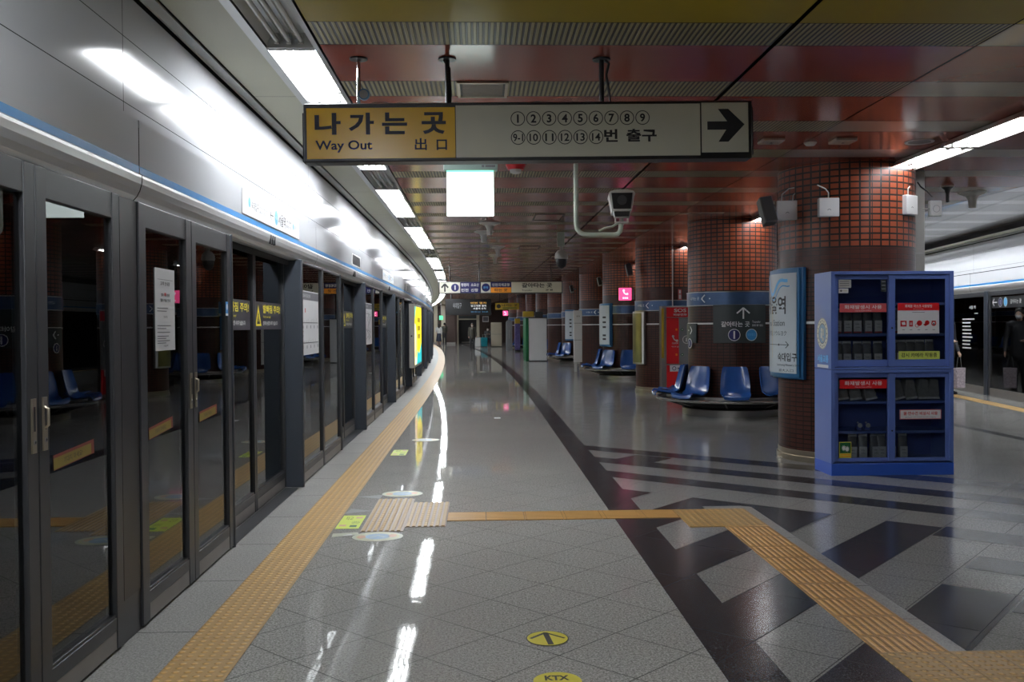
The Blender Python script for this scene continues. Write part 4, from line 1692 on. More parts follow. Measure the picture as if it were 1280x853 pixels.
def green_sign(D, w, h):
    D.rect(-w + 0.006, h * 0.30, w - 0.006, h - 0.006, 'green_dark')
    for cx_, cz_ in ((-0.015, 0.62), (0.017, 0.56)):
        n = 9
        D.poly([(cx_ + (0.026 if i % 2 else 0.013) * cos(pi * i / n + 0.3), h * cz_ + (0.032 if i % 2 else 0.016) * sin(pi * i / n + 0.3)) for i in range(2 * n)], 'paper', 0.001)
    D.rect(-w + 0.01, h * 0.20, w - 0.01, h * 0.24, 'orange', 0.001)
    D.rect(-w + 0.01, h * 0.08, w - 0.01, h * 0.13, 'orange', 0.001)


cab_sign(3.408, 3.525, 0.165, 0.318, 'sticker_yellow', green_sign, 'small green and yellow sticker at the foot of the lower left cabinet door', YL)
cab_sign(3.405, 3.525, 1.785, 1.862, 'offwhite', lambda D, w, h: [D.rect(-w + 0.01, h * q, w - 0.02, h * q + 0.006, 'ink_grey') for q in (0.25, 0.5, 0.75)],
         'small pale label in the top corner of the upper left cabinet door', YL)
cab_sign(3.405, 3.498, 1.735, 1.779, 'paper', lambda D, w, h: [D.disc(-w * 0.5, h * 0.5, 0.01, 'ink_grey'), D.rect(-0.01, h * 0.4, w * 0.8, h * 0.6, 'sign_white')],
         'smaller white label just below the pale one in the upper left cabinet door', YL)
cab_sign(3.812, 3.862, 1.745, 1.86, 'board_dark', lambda D, w, h: [D.rect(-w * 0.7, h * q, w * 0.7, h * q + 0.01, 'grey_panel') for q in (0.2, 0.5, 0.8)],
         'small dark label in the top right corner of the upper left cabinet door', YL)

# emblem and lettering on the cabinet's left side
em = empty('cabinet_emblem', (CX0, 9.21, 1.35))
P = plane((0, 0, 0), (0, -1, 0), (0, 0, 1))
D = Decal(P, 0.0012)
D.disc(0, 0, 0.152, 'sign_white', seg=40)
D.ring(0, 0, 0.146, 0.150, 'ink_grey', 0.0006, 40)
D.ring(0, 0, 0.092, 0.100, 'ink_grey', 0.0006, 40)
D.disc(0, 0, 0.092, 'sticker_blue', 0.0006, 40)
D.disc(-0.018, 0.035, 0.022, 'sign_white', 0.0012)
D.rect(-0.045, -0.045, 0.0, 0.012, 'sign_white', 0.0012)
D.rect(0.012, -0.02, 0.040, 0.045, 'cream', 0.0012)
D.disc(0.018, -0.055, 0.02, 'cream', 0.0012)
for i in range(16):
    a = 2 * pi * i / 16
    D.disc(0.123 * cos(a), 0.123 * sin(a), 0.009, 'ink_grey', 0.0006, 8)
D.build('disc', em, smooth=False)
tag(em, 'round cream and blue emblem on the left side of the upper blue cabinet', 'emblem')
em = empty('side_lettering', (CX0, 9.20, 1.07))
D = Decal(P, 0.0012)
D.text('서울교통', 0, 0.0, 0.075, 'line_sky', w=0.30, align='c', bold=0.04)
D.rect(-0.15, -0.05, 0.15, -0.02, 'paper')
D.build('letters', em, smooth=False)
tag(em, 'pale blue lettering low on the left side of the upper blue cabinet', 'lettering')


# packages on the shelves
def pouch(lean=0.0):
    root = empty('mask_pouch')
    m = MB()
    # clear pouch with dark goggles-like content over a pale label
    n = 8
    rows = [(0.000, 0.040, 0.020), (0.02, 0.046, 0.030), (0.09, 0.047, 0.034), (0.14, 0.044, 0.030), (0.19, 0.045, 0.016), (0.225, 0.040, 0.005)]
    v, f = [], []
    for z, w, d in rows:
        for k in range(n * 2):
            a = 2 * pi * k / (n * 2)
            v.append((w * (abs(cos(a)) ** 0.6) * (1 if cos(a) > 0 else -1), d * sin(a), z))
    q = n * 2
    f = [(j * q + k, j * q + (k + 1) % q, (j + 1) * q + (k + 1) % q, (j + 1) * q + k) for j in range(len(rows) - 1) for k in range(q)]
    f += [tuple(range(q))[::-1], tuple((len(rows) - 1) * q + k for k in range(q))]
    m.add(v, f, 'mask_black')
    m.build('body', root, angle=1.2)
    D = Decal(plane((0, -0.034, 0), (1, 0, 0), (0, 0, 1)), 0.001)
    D.rect(-0.036, 0.022, 0.036, 0.125, 'plastic_bag')
    D.rect(-0.037, 0.008, 0.037, 0.018, 'red_faded')
    D.rect(-0.02, 0.06, 0.02, 0.064, 'ink_grey', 0.001)
    D.rect(-0.02, 0.09, 0.015, 0.094, 'ink_grey', 0.001)
    D.build('label', root, smooth=False)
    m = MB()
    m.poly = None
    m.box(-0.040, 0.040, -0.004, 0.004, 0.215, 0.245, 'plastic_bag')
    m.build('top_seal', root, smooth=False)
    return root


pz = pouch()
first = True


def put(x, y, z, rz, label, group, sc=1.0, lean=0.0):
    global first
    if first:
        o = pz
        first = False
        o.location = (x, y, z)
        o.rotation_euler = (0, lean, rz)
        tag(o, label, 'mask pouch', group)
    else:
        o = dup(pz, (x, y, z), rz, label, group)
        o.rotation_euler[1] = lean
    o.scale = (sc, sc, sc)
    return o


for i in range(5):
    put(3.43 + i * 0.098, 9.13, 1.348, random.uniform(-0.15, 0.15), 'mask pouch under the faded red strip, upper cabinet middle shelf, ' + ORD[i + 1] + ' from left', 'pouches on the middle shelf, left')
for i in range(5):
    put(3.43 + i * 0.098, 9.12 + (i % 2) * 0.02, 1.03, random.uniform(-0.2, 0.2), 'mask pouch on the floor of the upper cabinet, left door, ' + ORD[i + 1] + ' from left', 'pouches at the bottom, left')
for i in range(4):
    put(3.99 + i * 0.10, 9.16, 1.348, random.uniform(-0.15, 0.15), 'grey-black mask pouch mostly hidden behind the white sign in the upper cabinet', 'pouches behind the white sign')
for i in range(5):
    put(3.955 + i * 0.093, 9.12, 1.03, random.uniform(-0.3, 0.3), 'mask pouch behind the yellow-green strip of the upper cabinet, ' + ORD[i + 1] + ' from left', 'pouches behind the lime strip', 1.05)
for i, x in enumerate((3.58, 3.68, 3.79, 3.86)):
    put(x, 9.13, 0.135, random.uniform(-0.2, 0.2), 'mask pouch on the lower cabinet floor right of the green sticker, ' + ORD[i + 1] + ' from left', 'pouches at the foot, left')
for i, x in enumerate((3.96, 4.07)):
    put(x, 9.13, 0.135, random.uniform(-0.2, 0.2), 'mask pouch on the lower cabinet floor behind the right door, ' + ORD[i + 1] + ' from left', 'pouches at the foot, right')


def bundle():
    root = empty('towel_bundle')
    m = MB()
    m.prism([(-0.055, 0), (0.055, 0), (0.062, 0.05), (0.045, 0.19), (-0.035, 0.20), (-0.06, 0.06)], 'y', -0.05, 0.06, 'towel_grey')
    m.build('cloth', root, bevel=0.012)
    m = MB()
    m.box(-0.058, 0.058, -0.058, -0.050, 0.0, 0.022, 'plastic_bag')
    m.build('hem', root, bevel=0.003)
    return root


bz = bundle()
tag(bz, 'grey folded towel bundle leaning on the top shelf of the lower cabinet', 'towel', 'towels in the lower cabinet')
bz.location = (3.48, 9.16, 0.712)
bz.rotation_euler = (0, -0.12, 0.1)
for n_, (x, le) in enumerate(((3.62, -0.15), (3.76, -0.2), (4.03, -0.22), (4.15, -0.12), (4.27, 0.0), (4.37, 0.02))):
    o = dup(bz, (x, 9.16, 0.712), random.uniform(-0.15, 0.15))
    o.rotation_euler[1] = le
    o['label'] = 'grey towel bundle below the bright red strip, ' + ORD[n_ + 2] + ' from left' if x < 3.9 else 'grey towel bundle behind the right door of the lower cabinet, ' + ORD[n_ - 1] + ' from left'
    o['group'] = 'towels left' if x < 3.9 else 'towels right'
bz['group'] = 'towels left'
bz['label'] = 'grey towel bundle below the bright red strip, first from left'
for x, w in ((3.655, 'left'), (3.735, 'right')):
    r = empty('water_bottle', (x, 9.16, 0.417))
    MB().lathe([(0.0, 0), (0.026, 0.0), (0.028, 0.01), (0.026, 0.05), (0.028, 0.055)], 'cabinet_inner', 20).build('bottle', r)
    m = MB().tube([(0, -0.035, 0.045), (0, -0.028, 0.045)], 0.022, 'plastic_bag', 18)
    m.build('round_cap', r)
    m = MB().tube([(-0.02, -0.03, 0.072), (-0.02, -0.02, 0.072)], 0.008, 'plastic_bag', 10)
    m.build('nozzle', r)
    tag(r, 'small round-capped bottle on the middle lower shelf, the %s of two' % w, 'bottle')

# ================================================================ HANGING SIGNS
sg = empty('hanging_sign', (0.316, 5.87, 2.632), 0, radians(-0.5))
PX = 1 / 204.4


def sx(X):
    return (X - 661) * PX


def sz(Y):
    return (165 - Y) * PX


MB().box(sx(380), sx(940), 0.0, 0.14, sz(200.5), sz(128), 'black').build('housing', sg, bevel=0.006)
m = MB()
m.box(sx(384), sx(567.3), -0.006, 0.0, sz(196.5), sz(134), 'sign_yellow')
m.build('yellow_panel', sg, smooth=False)
MB().box(sx(568.3), sx(874), -0.006, 0.0, sz(196.5), sz(132), 'sign_white').build('white_panel', sg, smooth=False)
MB().box(sx(876), sx(935), -0.006, 0.0, sz(193), sz(131), 'sign_white').build('arrow_panel', sg, smooth=False)
D = Decal(plane((0, -0.006, 0), (1, 0, 0), (0, 0, 1)), 0.0015)
for ch, X0, X1 in (('나', 394, 426), ('가', 436, 467), ('는', 477, 508), ('곳', 526, 556)):
    D.text(ch, sx(X0), sz(167), 27 * PX, 'ink', w=(X1 - X0) * PX, bold=0.035)
D.text('Way Out', sx(394.5), sz(189), 15 * PX, 'ink', w=70 * PX, bold=0.02)
D.text('出', sx(517), sz(187), 15 * PX, 'ink', w=15 * PX, bold=0.02)
D.text('口', sx(544), sz(187), 13 * PX, 'ink', w=13 * PX, bold=0.025)
D.build('lettering', sg, smooth=False)
D = Decal(plane((0, -0.006, 0), (1, 0, 0), (0, 0, 1)), 0.0015)
for i in range(9):
    c = 645.5 + 19.5 * i
    D.ring(sx(c), sz(149), 8.0 * PX, 9.0 * PX, 'ink')
    D.text(str(i + 1), sx(c), sz(154.2), 10.4 * PX, 'ink', align='c', bold=0.03)
for i, t in enumerate(('9-1', '10', '11', '12', '13', '14')):
    c = 645.5 + 19.5 * i
    D.ring(sx(c), sz(172.5), 8.0 * PX, 9.0 * PX, 'ink')
    D.text(t, sx(c), sz(177.3), 9.6 * PX, 'ink', w=(12.5 if i == 0 else 10.5) * PX, align='c', bold=0.02)
D.text('번', sx(753), sz(179), 16 * PX, 'ink', w=17 * PX, bold=0.03)
D.text('출구', sx(781), sz(179), 16 * PX, 'ink', w=38 * PX, bold=0.03)
D.build('exit_numbers', sg, smooth=False)
D = Decal(plane((0, -0.006, 0), (1, 0, 0), (0, 0, 1)), 0.0015)
D.poly([(sx(883), sz(165)), (sx(883), sz(154.5)), (sx(911), sz(154.5)), (sx(911), sz(165))], 'ink')
D.poly([(sx(896.5), sz(139)), (sx(909.5), sz(139)), (sx(930), sz(158.5)), (sx(911), sz(158.5))], 'ink')
D.poly([(sx(911), sz(158.5)), (sx(930), sz(158.5)), (sx(909.5), sz(180)), (sx(897), sz(180))], 'ink')
D.build('arrow', sg, smooth=False)
m = MB().box(sx(940), sx(943.5), 0.03, 0.12, sz(195), sz(135), 'black_matte')
m.box(sx(377.5), sx(380), 0.03, 0.12, sz(199), sz(138), 'black_matte')
m.build('end_cap', sg, bevel=0.003)
tag(sg, 'large hanging sign, yellow Way Out part and white part with circled numbers and right arrow', 'sign')
for X, wdt, lbl in ((-0.735, 0.012, 'left'), (-0.19, 0.014, 'middle'), (0.765, 0.016, 'right')):
    r = empty('hanging_rod', (X, 5.96, 2.80))
    MB().tube([(0, 0, 0), (0, 0, 0.30)], wdt, 'black' if lbl != 'left' else 'chrome', 12).build('rod', r)
    MB().lathe([(0.0, 0.29), (0.055, 0.29), (0.055, 0.30), (0.0, 0.30)], 'black', 20).build('ceiling_plate', r)
    if lbl != 'left':
        MB().tube([(0.02, 0, 0.295), (0.045, 0, 0.27), (0.03, 0, 0.2), (0.045, 0, 0.1), (0.06, 0, 0.0)] if lbl == 'right' else [(0.0, 0, 0.295), (-0.02, 0, 0.29), (0.012, 0, 0.24), (0.018, 0, 0.1), (0.018, 0, 0.0)], 0.008, 'black', 8).build('cable', r)
    tag(r, 'dark rod holding the big hanging sign from the ceiling, %s one' % lbl, 'rod')
r = empty('round_gauge', (-0.69, 5.83, 2.828))
MB().tube([(0, 0.0, 0.022), (0, 0.03, 0.022)], 0.033, 'board_frame_blue', 24).build('case', r)
MB().tube([(0, -0.002, 0.022), (0, 0.0, 0.022)], 0.026, 'grey_panel', 24).build('dial', r)
tag(r, 'small round blue disc on top of the yellow end of the hanging sign', 'gauge')

# lit exit box hanging behind the big sign
ex = empty('exit_light', (-0.068, 7.5, 2.305))
MB().box(-0.183, 0.183, 0, 0.035, 0.0, 0.35, 'exit_glow').build('lit_panel', ex, bevel=0.004)
MB().box(-0.183, 0.183, -0.002, 0.037, 0.338, 0.354, 'exit_edge').build('green_edge', ex, smooth=False)
MB().box(-0.205, 0.215, -0.03, 0.06, 0.354, 0.418, 'bracket_green').build('bracket', ex, bevel=0.006)
D = Decal(plane((0, -0.03, 0), (1, 0, 0), (0, 0, 1)), 0.001)
D.rect(0.09, 0.374, 0.11, 0.392, 'ink_grey')
D.rect(0.118, 0.374, 0.195, 0.392, 'ink_grey')
D.build('small_print', ex, smooth=False)
m = MB()
for x in (-0.12, 0.12):
    m.tube([(x, 0.01, 0.41), (x, 0.01, 0.795)], 0.008, 'steel', 8)
m.build('hanger', ex)
tag(ex, 'glowing white square exit light hanging just under the big sign', 'lamp')

r = empty('fire_detector', (0.37, 9.7, 3.02))
MB().lathe([(0, 0.085), (0.10, 0.085), (0.10, 0.04), (0.08, 0.0), (0, 0.0)], 'red', 24).build('base', r)
MB().lathe([(0, -0.0), (0.06, 0.0), (0.055, -0.03), (0.03, -0.04), (0, -0.042)], 'white_paint', 24).build('dome', r)
tag(r, 'red ceiling fitting with a white dome just below the big sign', 'detector')

# camera on the bent pipe
cc = empty('camera_pipe', (0.858, 8.5, 2.25))
pts = [(0, 0, 0.85), (0, 0, 0.10), (0.008, 0, 0.055), (0.03, 0, 0.022), (0.065, 0, 0.004), (0.11, 0, 0), (0.34, 0, 0.0), (0.37, 0, 0.006), (0.39, 0, 0.028), (0.398, 0, 0.06), (0.398, 0, 0.10)]
MB().tube(pts, 0.021, 'pipe_green', 16).build('pipe', cc)
MB().lathe([(0, 0.85), (0.06, 0.85), (0.06, 0.84), (0, 0.84)], 'pipe_green', 20).build('flange', cc)
MB().tube([(0.20, -0.01, 0.03), (0.25, -0.02, 0.055), (0.32, -0.02, 0.07), (0.36, -0.01, 0.095), (0.385, 0, 0.11)], 0.010, 'pipe_green', 8).build('cable', cc)
tag(cc, 'pale green bent pipe hanging from the ceiling and holding the bullet camera', 'pipe')
cm = empty('security_camera', (1.262, 8.5, 2.36), radians(-6))
m = MB()
m.prism([(-0.118, 0.235), (-0.10, 0.262), (-0.05, 0.275), (0.05, 0.275), (0.10, 0.262), (0.118, 0.235), (0.108, 0.215), (0.085, 0.085), (-0.085, 0.085), (-0.108, 0.215)], 'y', -0.12, 0.22, 'offwhite')
m.build('housing', cm, bevel=0.005)
MB().prism([(-0.094, 0.245), (0.094, 0.245), (0.076, 0.105), (-0.076, 0.105)], 'y', -0.128, -0.118, 'black').build('front_window', cm, bevel=0.004)
MB().tube([(0, -0.128, 0.18), (0, -0.134, 0.18)], 0.042, 'speaker_body', 24).build('lens', cm)
m = MB().prism([(-0.076, 0.088), (0.076, 0.088), (0.068, 0.032), (-0.068, 0.032)], 'y', -0.11, -0.02, 'offwhite')
m.build('lamp_housing', cm, bevel=0.005)
MB().prism([(-0.068, 0.082), (0.068, 0.082), (0.061, 0.038), (-0.061, 0.038)], 'y', -0.116, -0.109, 'black').build('infrared_lamp', cm, smooth=False)
m = MB().box(-0.06, 0.06, -0.06, 0.05, -0.012, 0.0, 'offwhite')
m.box(-0.06, -0.05, -0.06, 0.05, 0.0, 0.04, 'offwhite').box(0.05, 0.06, -0.06, 0.05, 0.0, 0.04, 'offwhite')
m.tube([(0, 0, -0.03), (0, 0, 0.05)], 0.02, 'offwhite', 12)
m.build('mount', cm, bevel=0.002)
tag(cm, 'bullet security camera with black front on the bent green pipe', 'camera')

# dome camera further back
r = empty('dome_camera', (1.45, 17.0, 2.44))
MB().box(-0.075, 0.055, -0.06, 0.06, 0.40, 0.655, 'pipe_green').build('ceiling_box', r, bevel=0.006)
MB().tube([(0, 0, 0.33), (0, 0, 0.41)], 0.03, 'offwhite', 14).build('neck', r)
MB().lathe([(0, 0.35), (0.06, 0.34), (0.105, 0.29), (0.118, 0.22), (0.118, 0.19), (0.10, 0.18)], 'offwhite', 28).build('hood', r)
MB().lathe([(0.10, 0.185), (0.098, 0.12), (0.08, 0.06), (0.04, 0.02), (0, 0.01)], 'black', 28).build('dome', r)
tag(r, 'white dome camera with black globe hanging in the middle of the hall', 'camera')

# ceiling speakers / detectors
def cone(x, y, label, s=1.0, mat='offwhite', grp=None):
    r = empty('ceiling_speaker', (x, y, 3.1))
    MB().lathe([(0, -0.004), (0.16 * s, -0.004), (0.155 * s, -0.02), (0.08 * s, -0.05), (0.05 * s, -0.10), (0.045 * s, -0.20), (0, -0.205)], mat, 24).build('horn', r)
    MB().lathe([(0.155 * s, -0.0), (0.175 * s, -0.006), (0.165 * s, -0.018)], 'white_paint', 24).build('rim', r)
    tag(r, label, 'speaker', grp)


cone(0.17, 15.4, 'pale trumpet-shaped ceiling fitting closest behind the exit light')
cone(0.08, 16.8, 'pale trumpet-shaped ceiling fitting, second behind the exit light')
cone(0.38, 20.0, 'pale trumpet-shaped ceiling fitting, third behind the exit light', 0.9)
cone(0.36, 22.4, 'pale trumpet-shaped ceiling fitting, fourth behind the exit light', 0.9)
cone(6.25, 12.0, 'white trumpet-shaped ceiling fitting at the right, above the opposite doors')
cone(5.66, 11.45, 'dark small ceiling fitting between the nearest column and the opposite side', 0.45, 'board_dark')
for x, y, l in ((3.02, 8.68, 'small pale disc detector on the red ceiling right of the big sign'),):
    r = empty('smoke_detector', (x, y, 3.1))
    MB().lathe([(0, -0.03), (0.04, -0.03), (0.055, -0.012), (0.055, 0)], 'offwhite', 20).build('body', r)
    MB().lathe([(0.058, 0.0), (0.06, -0.006), (0.055, -0.006)], 'steel', 20).build('ring', r)
    tag(r, l, 'detector')
r = empty('downlight', (4.02, 8.66, 3.1))
MB().lathe([(0.10, -0.003), (0.125, -0.008), (0.13, 0)], 'steel', 28).build('ring', r)
MB().lathe([(0.0, -0.001), (0.10, -0.003)], 'black', 28).build('opening', r)
tag(r, 'dark round ceiling opening in front of the nearest column', 'downlight')
for x, y, l in ((2.62, 8.55, 'left'), (3.27, 8.55, 'right')):
    r = empty('ceiling_box', (x, y, 3.1))
    MB().box(-0.10, 0.10, -0.10, 0.10, -0.03, 0, 'ceiling_cream').build('cover', r, bevel=0.01)
    MB().lathe([(0, -0.036), (0.012, -0.036), (0.012, -0.03)], 'black', 12).build('sensor', r)
    tag(r, 'pale square box on the red ceiling right of the big sign, %s of two' % l, 'box')
# vent in the grille and dark hatches
r = empty('ceiling_vent', (0.03, 6.72, 3.1))
m = MB()
for a in ((-0.175, 0.175, -0.21, -0.19), (-0.175, 0.175, 0.19, 0.21), (-0.175, -0.155, -0.19, 0.19), (0.155, 0.175, -0.19, 0.19)):
    m.box(a[0], a[1], a[2], a[3], -0.014, 0, 'brass_steel')
m.build('frame', r, bevel=0.002)
m = MB().box(-0.155, 0.155, -0.19, 0.19, -0.003, -0.001, 'towel_grey')
for i in range(12):
    m.box(-0.14, 0.14, -0.17 + i * 0.03, -0.158 + i * 0.03, -0.010, -0.003, 'ceiling_cream')
m.build('louvre', r, smooth=False)
tag(r, 'framed rectangular vent in the slotted ceiling band above the big sign', 'vent')
for x, y, l in ((1.05, 14.65, 'nearer'), (1.05, 20.4, 'farther')):
    r = empty('ceiling_hatch', (x, y, 3.1))
    m = MB()
    for a in ((-0.22, 0.22, -0.42, -0.40), (-0.22, 0.22, 0.40, 0.42), (-0.22, -0.20, -0.40, 0.40), (0.20, 0.22, -0.40, 0.40)):
        m.box(a[0], a[1], a[2], a[3], -0.01, 0, 'black')
    m.build('frame', r, smooth=False)
    MB().box(-0.2, 0.2, -0.4, 0.4, -0.004, -0.001, 'ceiling_red').build('cover', r, smooth=False)
    tag(r, 'dark red framed ceiling hatch beyond the exit light, the %s one' % l, 'hatch')

# second hanging sign
s2 = empty('hanging_sign', (0.557, 25.7, 2.47), 0)
PX2 = 25.7 / 1200.0


def tx(X):
    return (X - 625.5) * PX2


MB().box(tx(548), tx(703), 0, 0.18, -0.165, 0.165, 'black').build('housing', s2, bevel=0.008)
m = MB()
for a, b, mat in ((549.5, 575, 'sign_white'), (575.6, 600, 'line_navy'), (601, 613, 'sign_white'), (639, 702, 'sign_white')):
    m.box(tx(a), tx(b), -0.006, 0, -0.14, 0.14, mat)
m.box(tx(613.3), tx(638.7), -0.006, 0, 0.0, 0.14, 'line_navy')
m.box(tx(613.3), tx(638.7), -0.006, 0, -0.14, 0.0, 'orange')
m.build('panels', s2, smooth=False)
D = Decal(plane((0, -0.006, 0), (1, 0, 0), (0, 0, 1)), 0.003)
D.stroke([(tx(556), -0.11), (tx(556), 0.08)], 0.04, 'ink')
D.stroke([(tx(551.8), 0.0), (tx(556), 0.10), (tx(560.2), 0.0)], 0.045, 'ink')
D.disc(tx(568.7), 0, 0.105, 'line_navy')
D.text('1', tx(568.7), -0.06, 0.12, 'white_paint', align='c', bold=0.04, d=0.001)
D.text('청량리', tx(576.3), 0.03, 0.085, 'white_paint', w=9.5 * PX2, bold=0.02)
D.text('소요산', tx(588.5), 0.03, 0.085, 'white_paint', w=10 * PX2, bold=0.02)
D.text('인천', tx(576.3), -0.11, 0.085, 'white_paint', w=9 * PX2, bold=0.02)
D.text('신창', tx(588.5), -0.11, 0.085, 'white_paint', w=9 * PX2, bold=0.02)
D.disc(tx(607), 0, 0.11, 'line_navy')
D.text('공항', tx(607), -0.03, 0.06, 'line_sky', w=0.14, align='c', bold=0.02, d=0.001)
D.text('인천국제공항', tx(626), 0.03, 0.08, 'white_paint', w=22 * PX2, align='c', bold=0.02)
D.text('타는 곳', tx(626), -0.11, 0.08, 'ink', w=16 * PX2, align='c', bold=0.02)
D.text('갈아타는 곳', tx(652), -0.01, 0.125, 'ink', w=38 * PX2, bold=0.03)
D.text('Transfer', tx(652), -0.105, 0.05, 'ink', w=13 * PX2)
D.text('换 乘', tx(682), -0.105, 0.055, 'ink', w=9 * PX2, bold=0.02)
D.build('lettering', s2, smooth=False)
m = MB()
for X in (562, 599, 689):
    m.tube([(tx(X), 0.09, 0.16), (tx(X), 0.09, 0.63)], 0.018, 'black', 8)
m.build('hanging_rod', s2)
tag(s2, 'second hanging sign, far down the hall, with up arrow, circled one and transfer words', 'sign')

# dark departure board
bb = empty('departure_board', (-0.537, 45.0, 2.326))
MB().box(-1.065, 1.065, 0, 0.25, -0.38, 0.38, 'black_matte').build('housing', bb, bevel=0.01)
D = Decal(plane((0, 0, 0), (1, 0, 0), (0, 0, 1)), 0.004)
D.rect(-1.02, -0.34, 1.02, 0.34, 'black_matte')
D.build('screen', bb, smooth=False)
D = Decal(plane((0, 0, 0), (1, 0, 0), (0, 0, 1)), 0.008)
D.text('숙대입구', -0.72, -0.06, 0.26, 'grey_panel', w=0.40, bold=0.02)
D.text('이번 열차', 0.10, 0.14, 0.09, 'led_amber', w=0.75)
D.text('당고개행 열차', 0.12, 0.01, 0.09, 'led_white', w=0.72)
D.text('서울역 도착', 0.22, -0.12, 0.09, 'led_white', w=0.6)
D.text('안전선 뒤로', 0.12, -0.26, 0.06, 'line_sky', w=0.8)
D.build('lettering', bb, smooth=False)
m = MB()
for x in (-0.8, 0.3):
    m.tube([(x, 0.1, 0.37), (x, 0.1, 0.77)], 0.03, 'black', 8)
m.build('hanging_rod', bb)
tag(bb, 'large dark departure board hanging below the second sign at the far end', 'display')
yb = empty('hanging_sign', (1.28, 45.0, 2.352))
MB().box(-0.56, 0.56, 0, 0.12, -0.155, 0.155, 'yellow_box').build('panel', yb, bevel=0.006)
D = Decal(plane((0, 0, 0), (1, 0, 0), (0, 0, 1)), 0.004)
D.disc(-0.40, 0, 0.10, 'ink')
D.text('나가는 곳', -0.25, -0.02, 0.12, 'ink', w=0.72, bold=0.02)
D.rect(-0.22, -0.10, 0.45, -0.06, 'green_dark')
D.build('lettering', yb, smooth=False)
m = MB()
for x in (-0.35, 0.35):
    m.tube([(x, 0.06, 0.15), (x, 0.06, 0.745)], 0.015, 'black', 8)
m.build('hanging_rod', yb)
tag(yb, 'small yellow hanging sign right of the dark departure board', 'sign')
gx = empty('exit_light', (-2.75, 68.0, 2.03))
MB().box(-0.13, 0.13, 0, 0.06, -0.15, 0.15, 'led_green').build('lit_panel', gx, smooth=False)
MB().tube([(0, 0.03, 0.15), (0, 0.03, 1.06)], 0.02, 'steel', 8).build('hanger', gx)
tag(gx, 'tiny green lit exit sign at the far end over the standing people', 'sign')


# pink phone signs
def phone_sign(x, y, z, s, label, face='pink_glow', par_rod=False, group=None):
    r = empty('phone_sign', (x, y, z))
    MB().box(-s / 2, s / 2, 0, 0.07, -s / 2, s / 2, face).build('lit_box', r, bevel=0.004)
    k = s / 0.27
    D = Decal(plane((0, 0, 0), (1, 0, 0), (0, 0, 1)), 0.002)
    arc = [(-0.045 * k + 0.085 * k * (1 - cos(t)), 0.085 * k - 0.085 * k * sin(t) * 1.1) for t in [i * pi / 2 / 8 for i in range(9)]]
    D.stroke(arc, 0.022 * k, 'pink_white')
    D.disc(arc[0][0] + 0.01 * k, arc[0][1] - 0.008 * k, 0.024 * k, 'pink_white', 0.001)
    D.disc(arc[-1][0] + 0.0 * k, arc[-1][1] + 0.01 * k, 0.024 * k, 'pink_white', 0.001)
    for i in (-1, 0, 1):
        D.disc(i * 0.042 * k, -0.085 * k, 0.019 * k, 'pink_white')
    D.build('handset_symbol', r, smooth=False)
    MB().box(s / 2, s / 2 + 0.06, 0.02, 0.05, -s / 2 + 0.02, s / 2 - 0.02, 'steel').build('bracket', r, smooth=False)
    tag(r, label, 'sign', group)


phone_sign(3.065, 20.15, 2.095, 0.262, 'pink lit sign with a white phone handset beside the third column')
phone_sign(1.06, 40.0, 1.83 + 0.13, 0.20, 'tiny pink lit phone sign far away below the small yellow hanging sign')

# speakers on the columns
def box_speaker(x, y, z, label, s=1.0, mat='speaker_body', rz=0.0):
    r = empty('wall_speaker', (x, y, z), rz)
    rot = Matrix.Rotation(radians(-10), 3, 'Y') @ Matrix.Rotation(radians(-14), 3, 'X')
    m = MB()
    m.obox((0, 0, 0), (0.135 * s, 0.15 * s, 0.29 * s), rot, mat)
    m.build('body', r, bevel=0.012)
    m = MB()
    m.obox(rot @ Vector((0, -0.078 * s, 0)), (0.11 * s, 0.006, 0.26 * s), rot, 'speaker_grille')
    m.build('grille', r, bevel=0.003)
    MB().tube([(0.05, 0.05, 0.02), (0.17 * s, 0.10, 0.0)], 0.014, mat, 8).build('bracket', r)
    tag(r, label, 'speaker')


box_speaker(3.02, 10.0, 2.63, 'dark tilted box speaker on the upper left of the nearest column')
box_speaker(3.20, 20.5, 2.62, 'dark tilted box speaker above the pink phone sign', 0.9)
box_speaker(3.24, 25.9, 2.62, 'small pale box speaker on the fourth column', 0.8, 'offwhite')
box_speaker(2.98, 31.1, 2.62, 'small pale box speaker on the fifth column', 0.8, 'offwhite')

# white electrical boxes on the nearest column
def elbox(x, z, w, h, y, rz, label, conduits, mark=True):
    r = empty('junction_box', (x, y, z), rz)
    MB().box(-w / 2, w / 2, 0.0, 0.07, -h / 2, h / 2, 'white_paint').build('case', r, bevel=0.008)
    D = Decal(plane((0, 0, 0), (1, 0, 0), (0, 0, 1)), 0.001)
    if mark:
        D.stroke([(-0.018, -0.03), (0, -0.018), (0.018, -0.03)], 0.005, 'ink_grey')
    else:
        D.ring(0, -0.005, 0.035, 0.038, 'ink_grey')
    D.build('mark', r, smooth=False)
    for c in conduits:
        MB().tube(c, 0.006, 'offwhite', 8).build('conduit', r)
    tag(r, label, 'box')


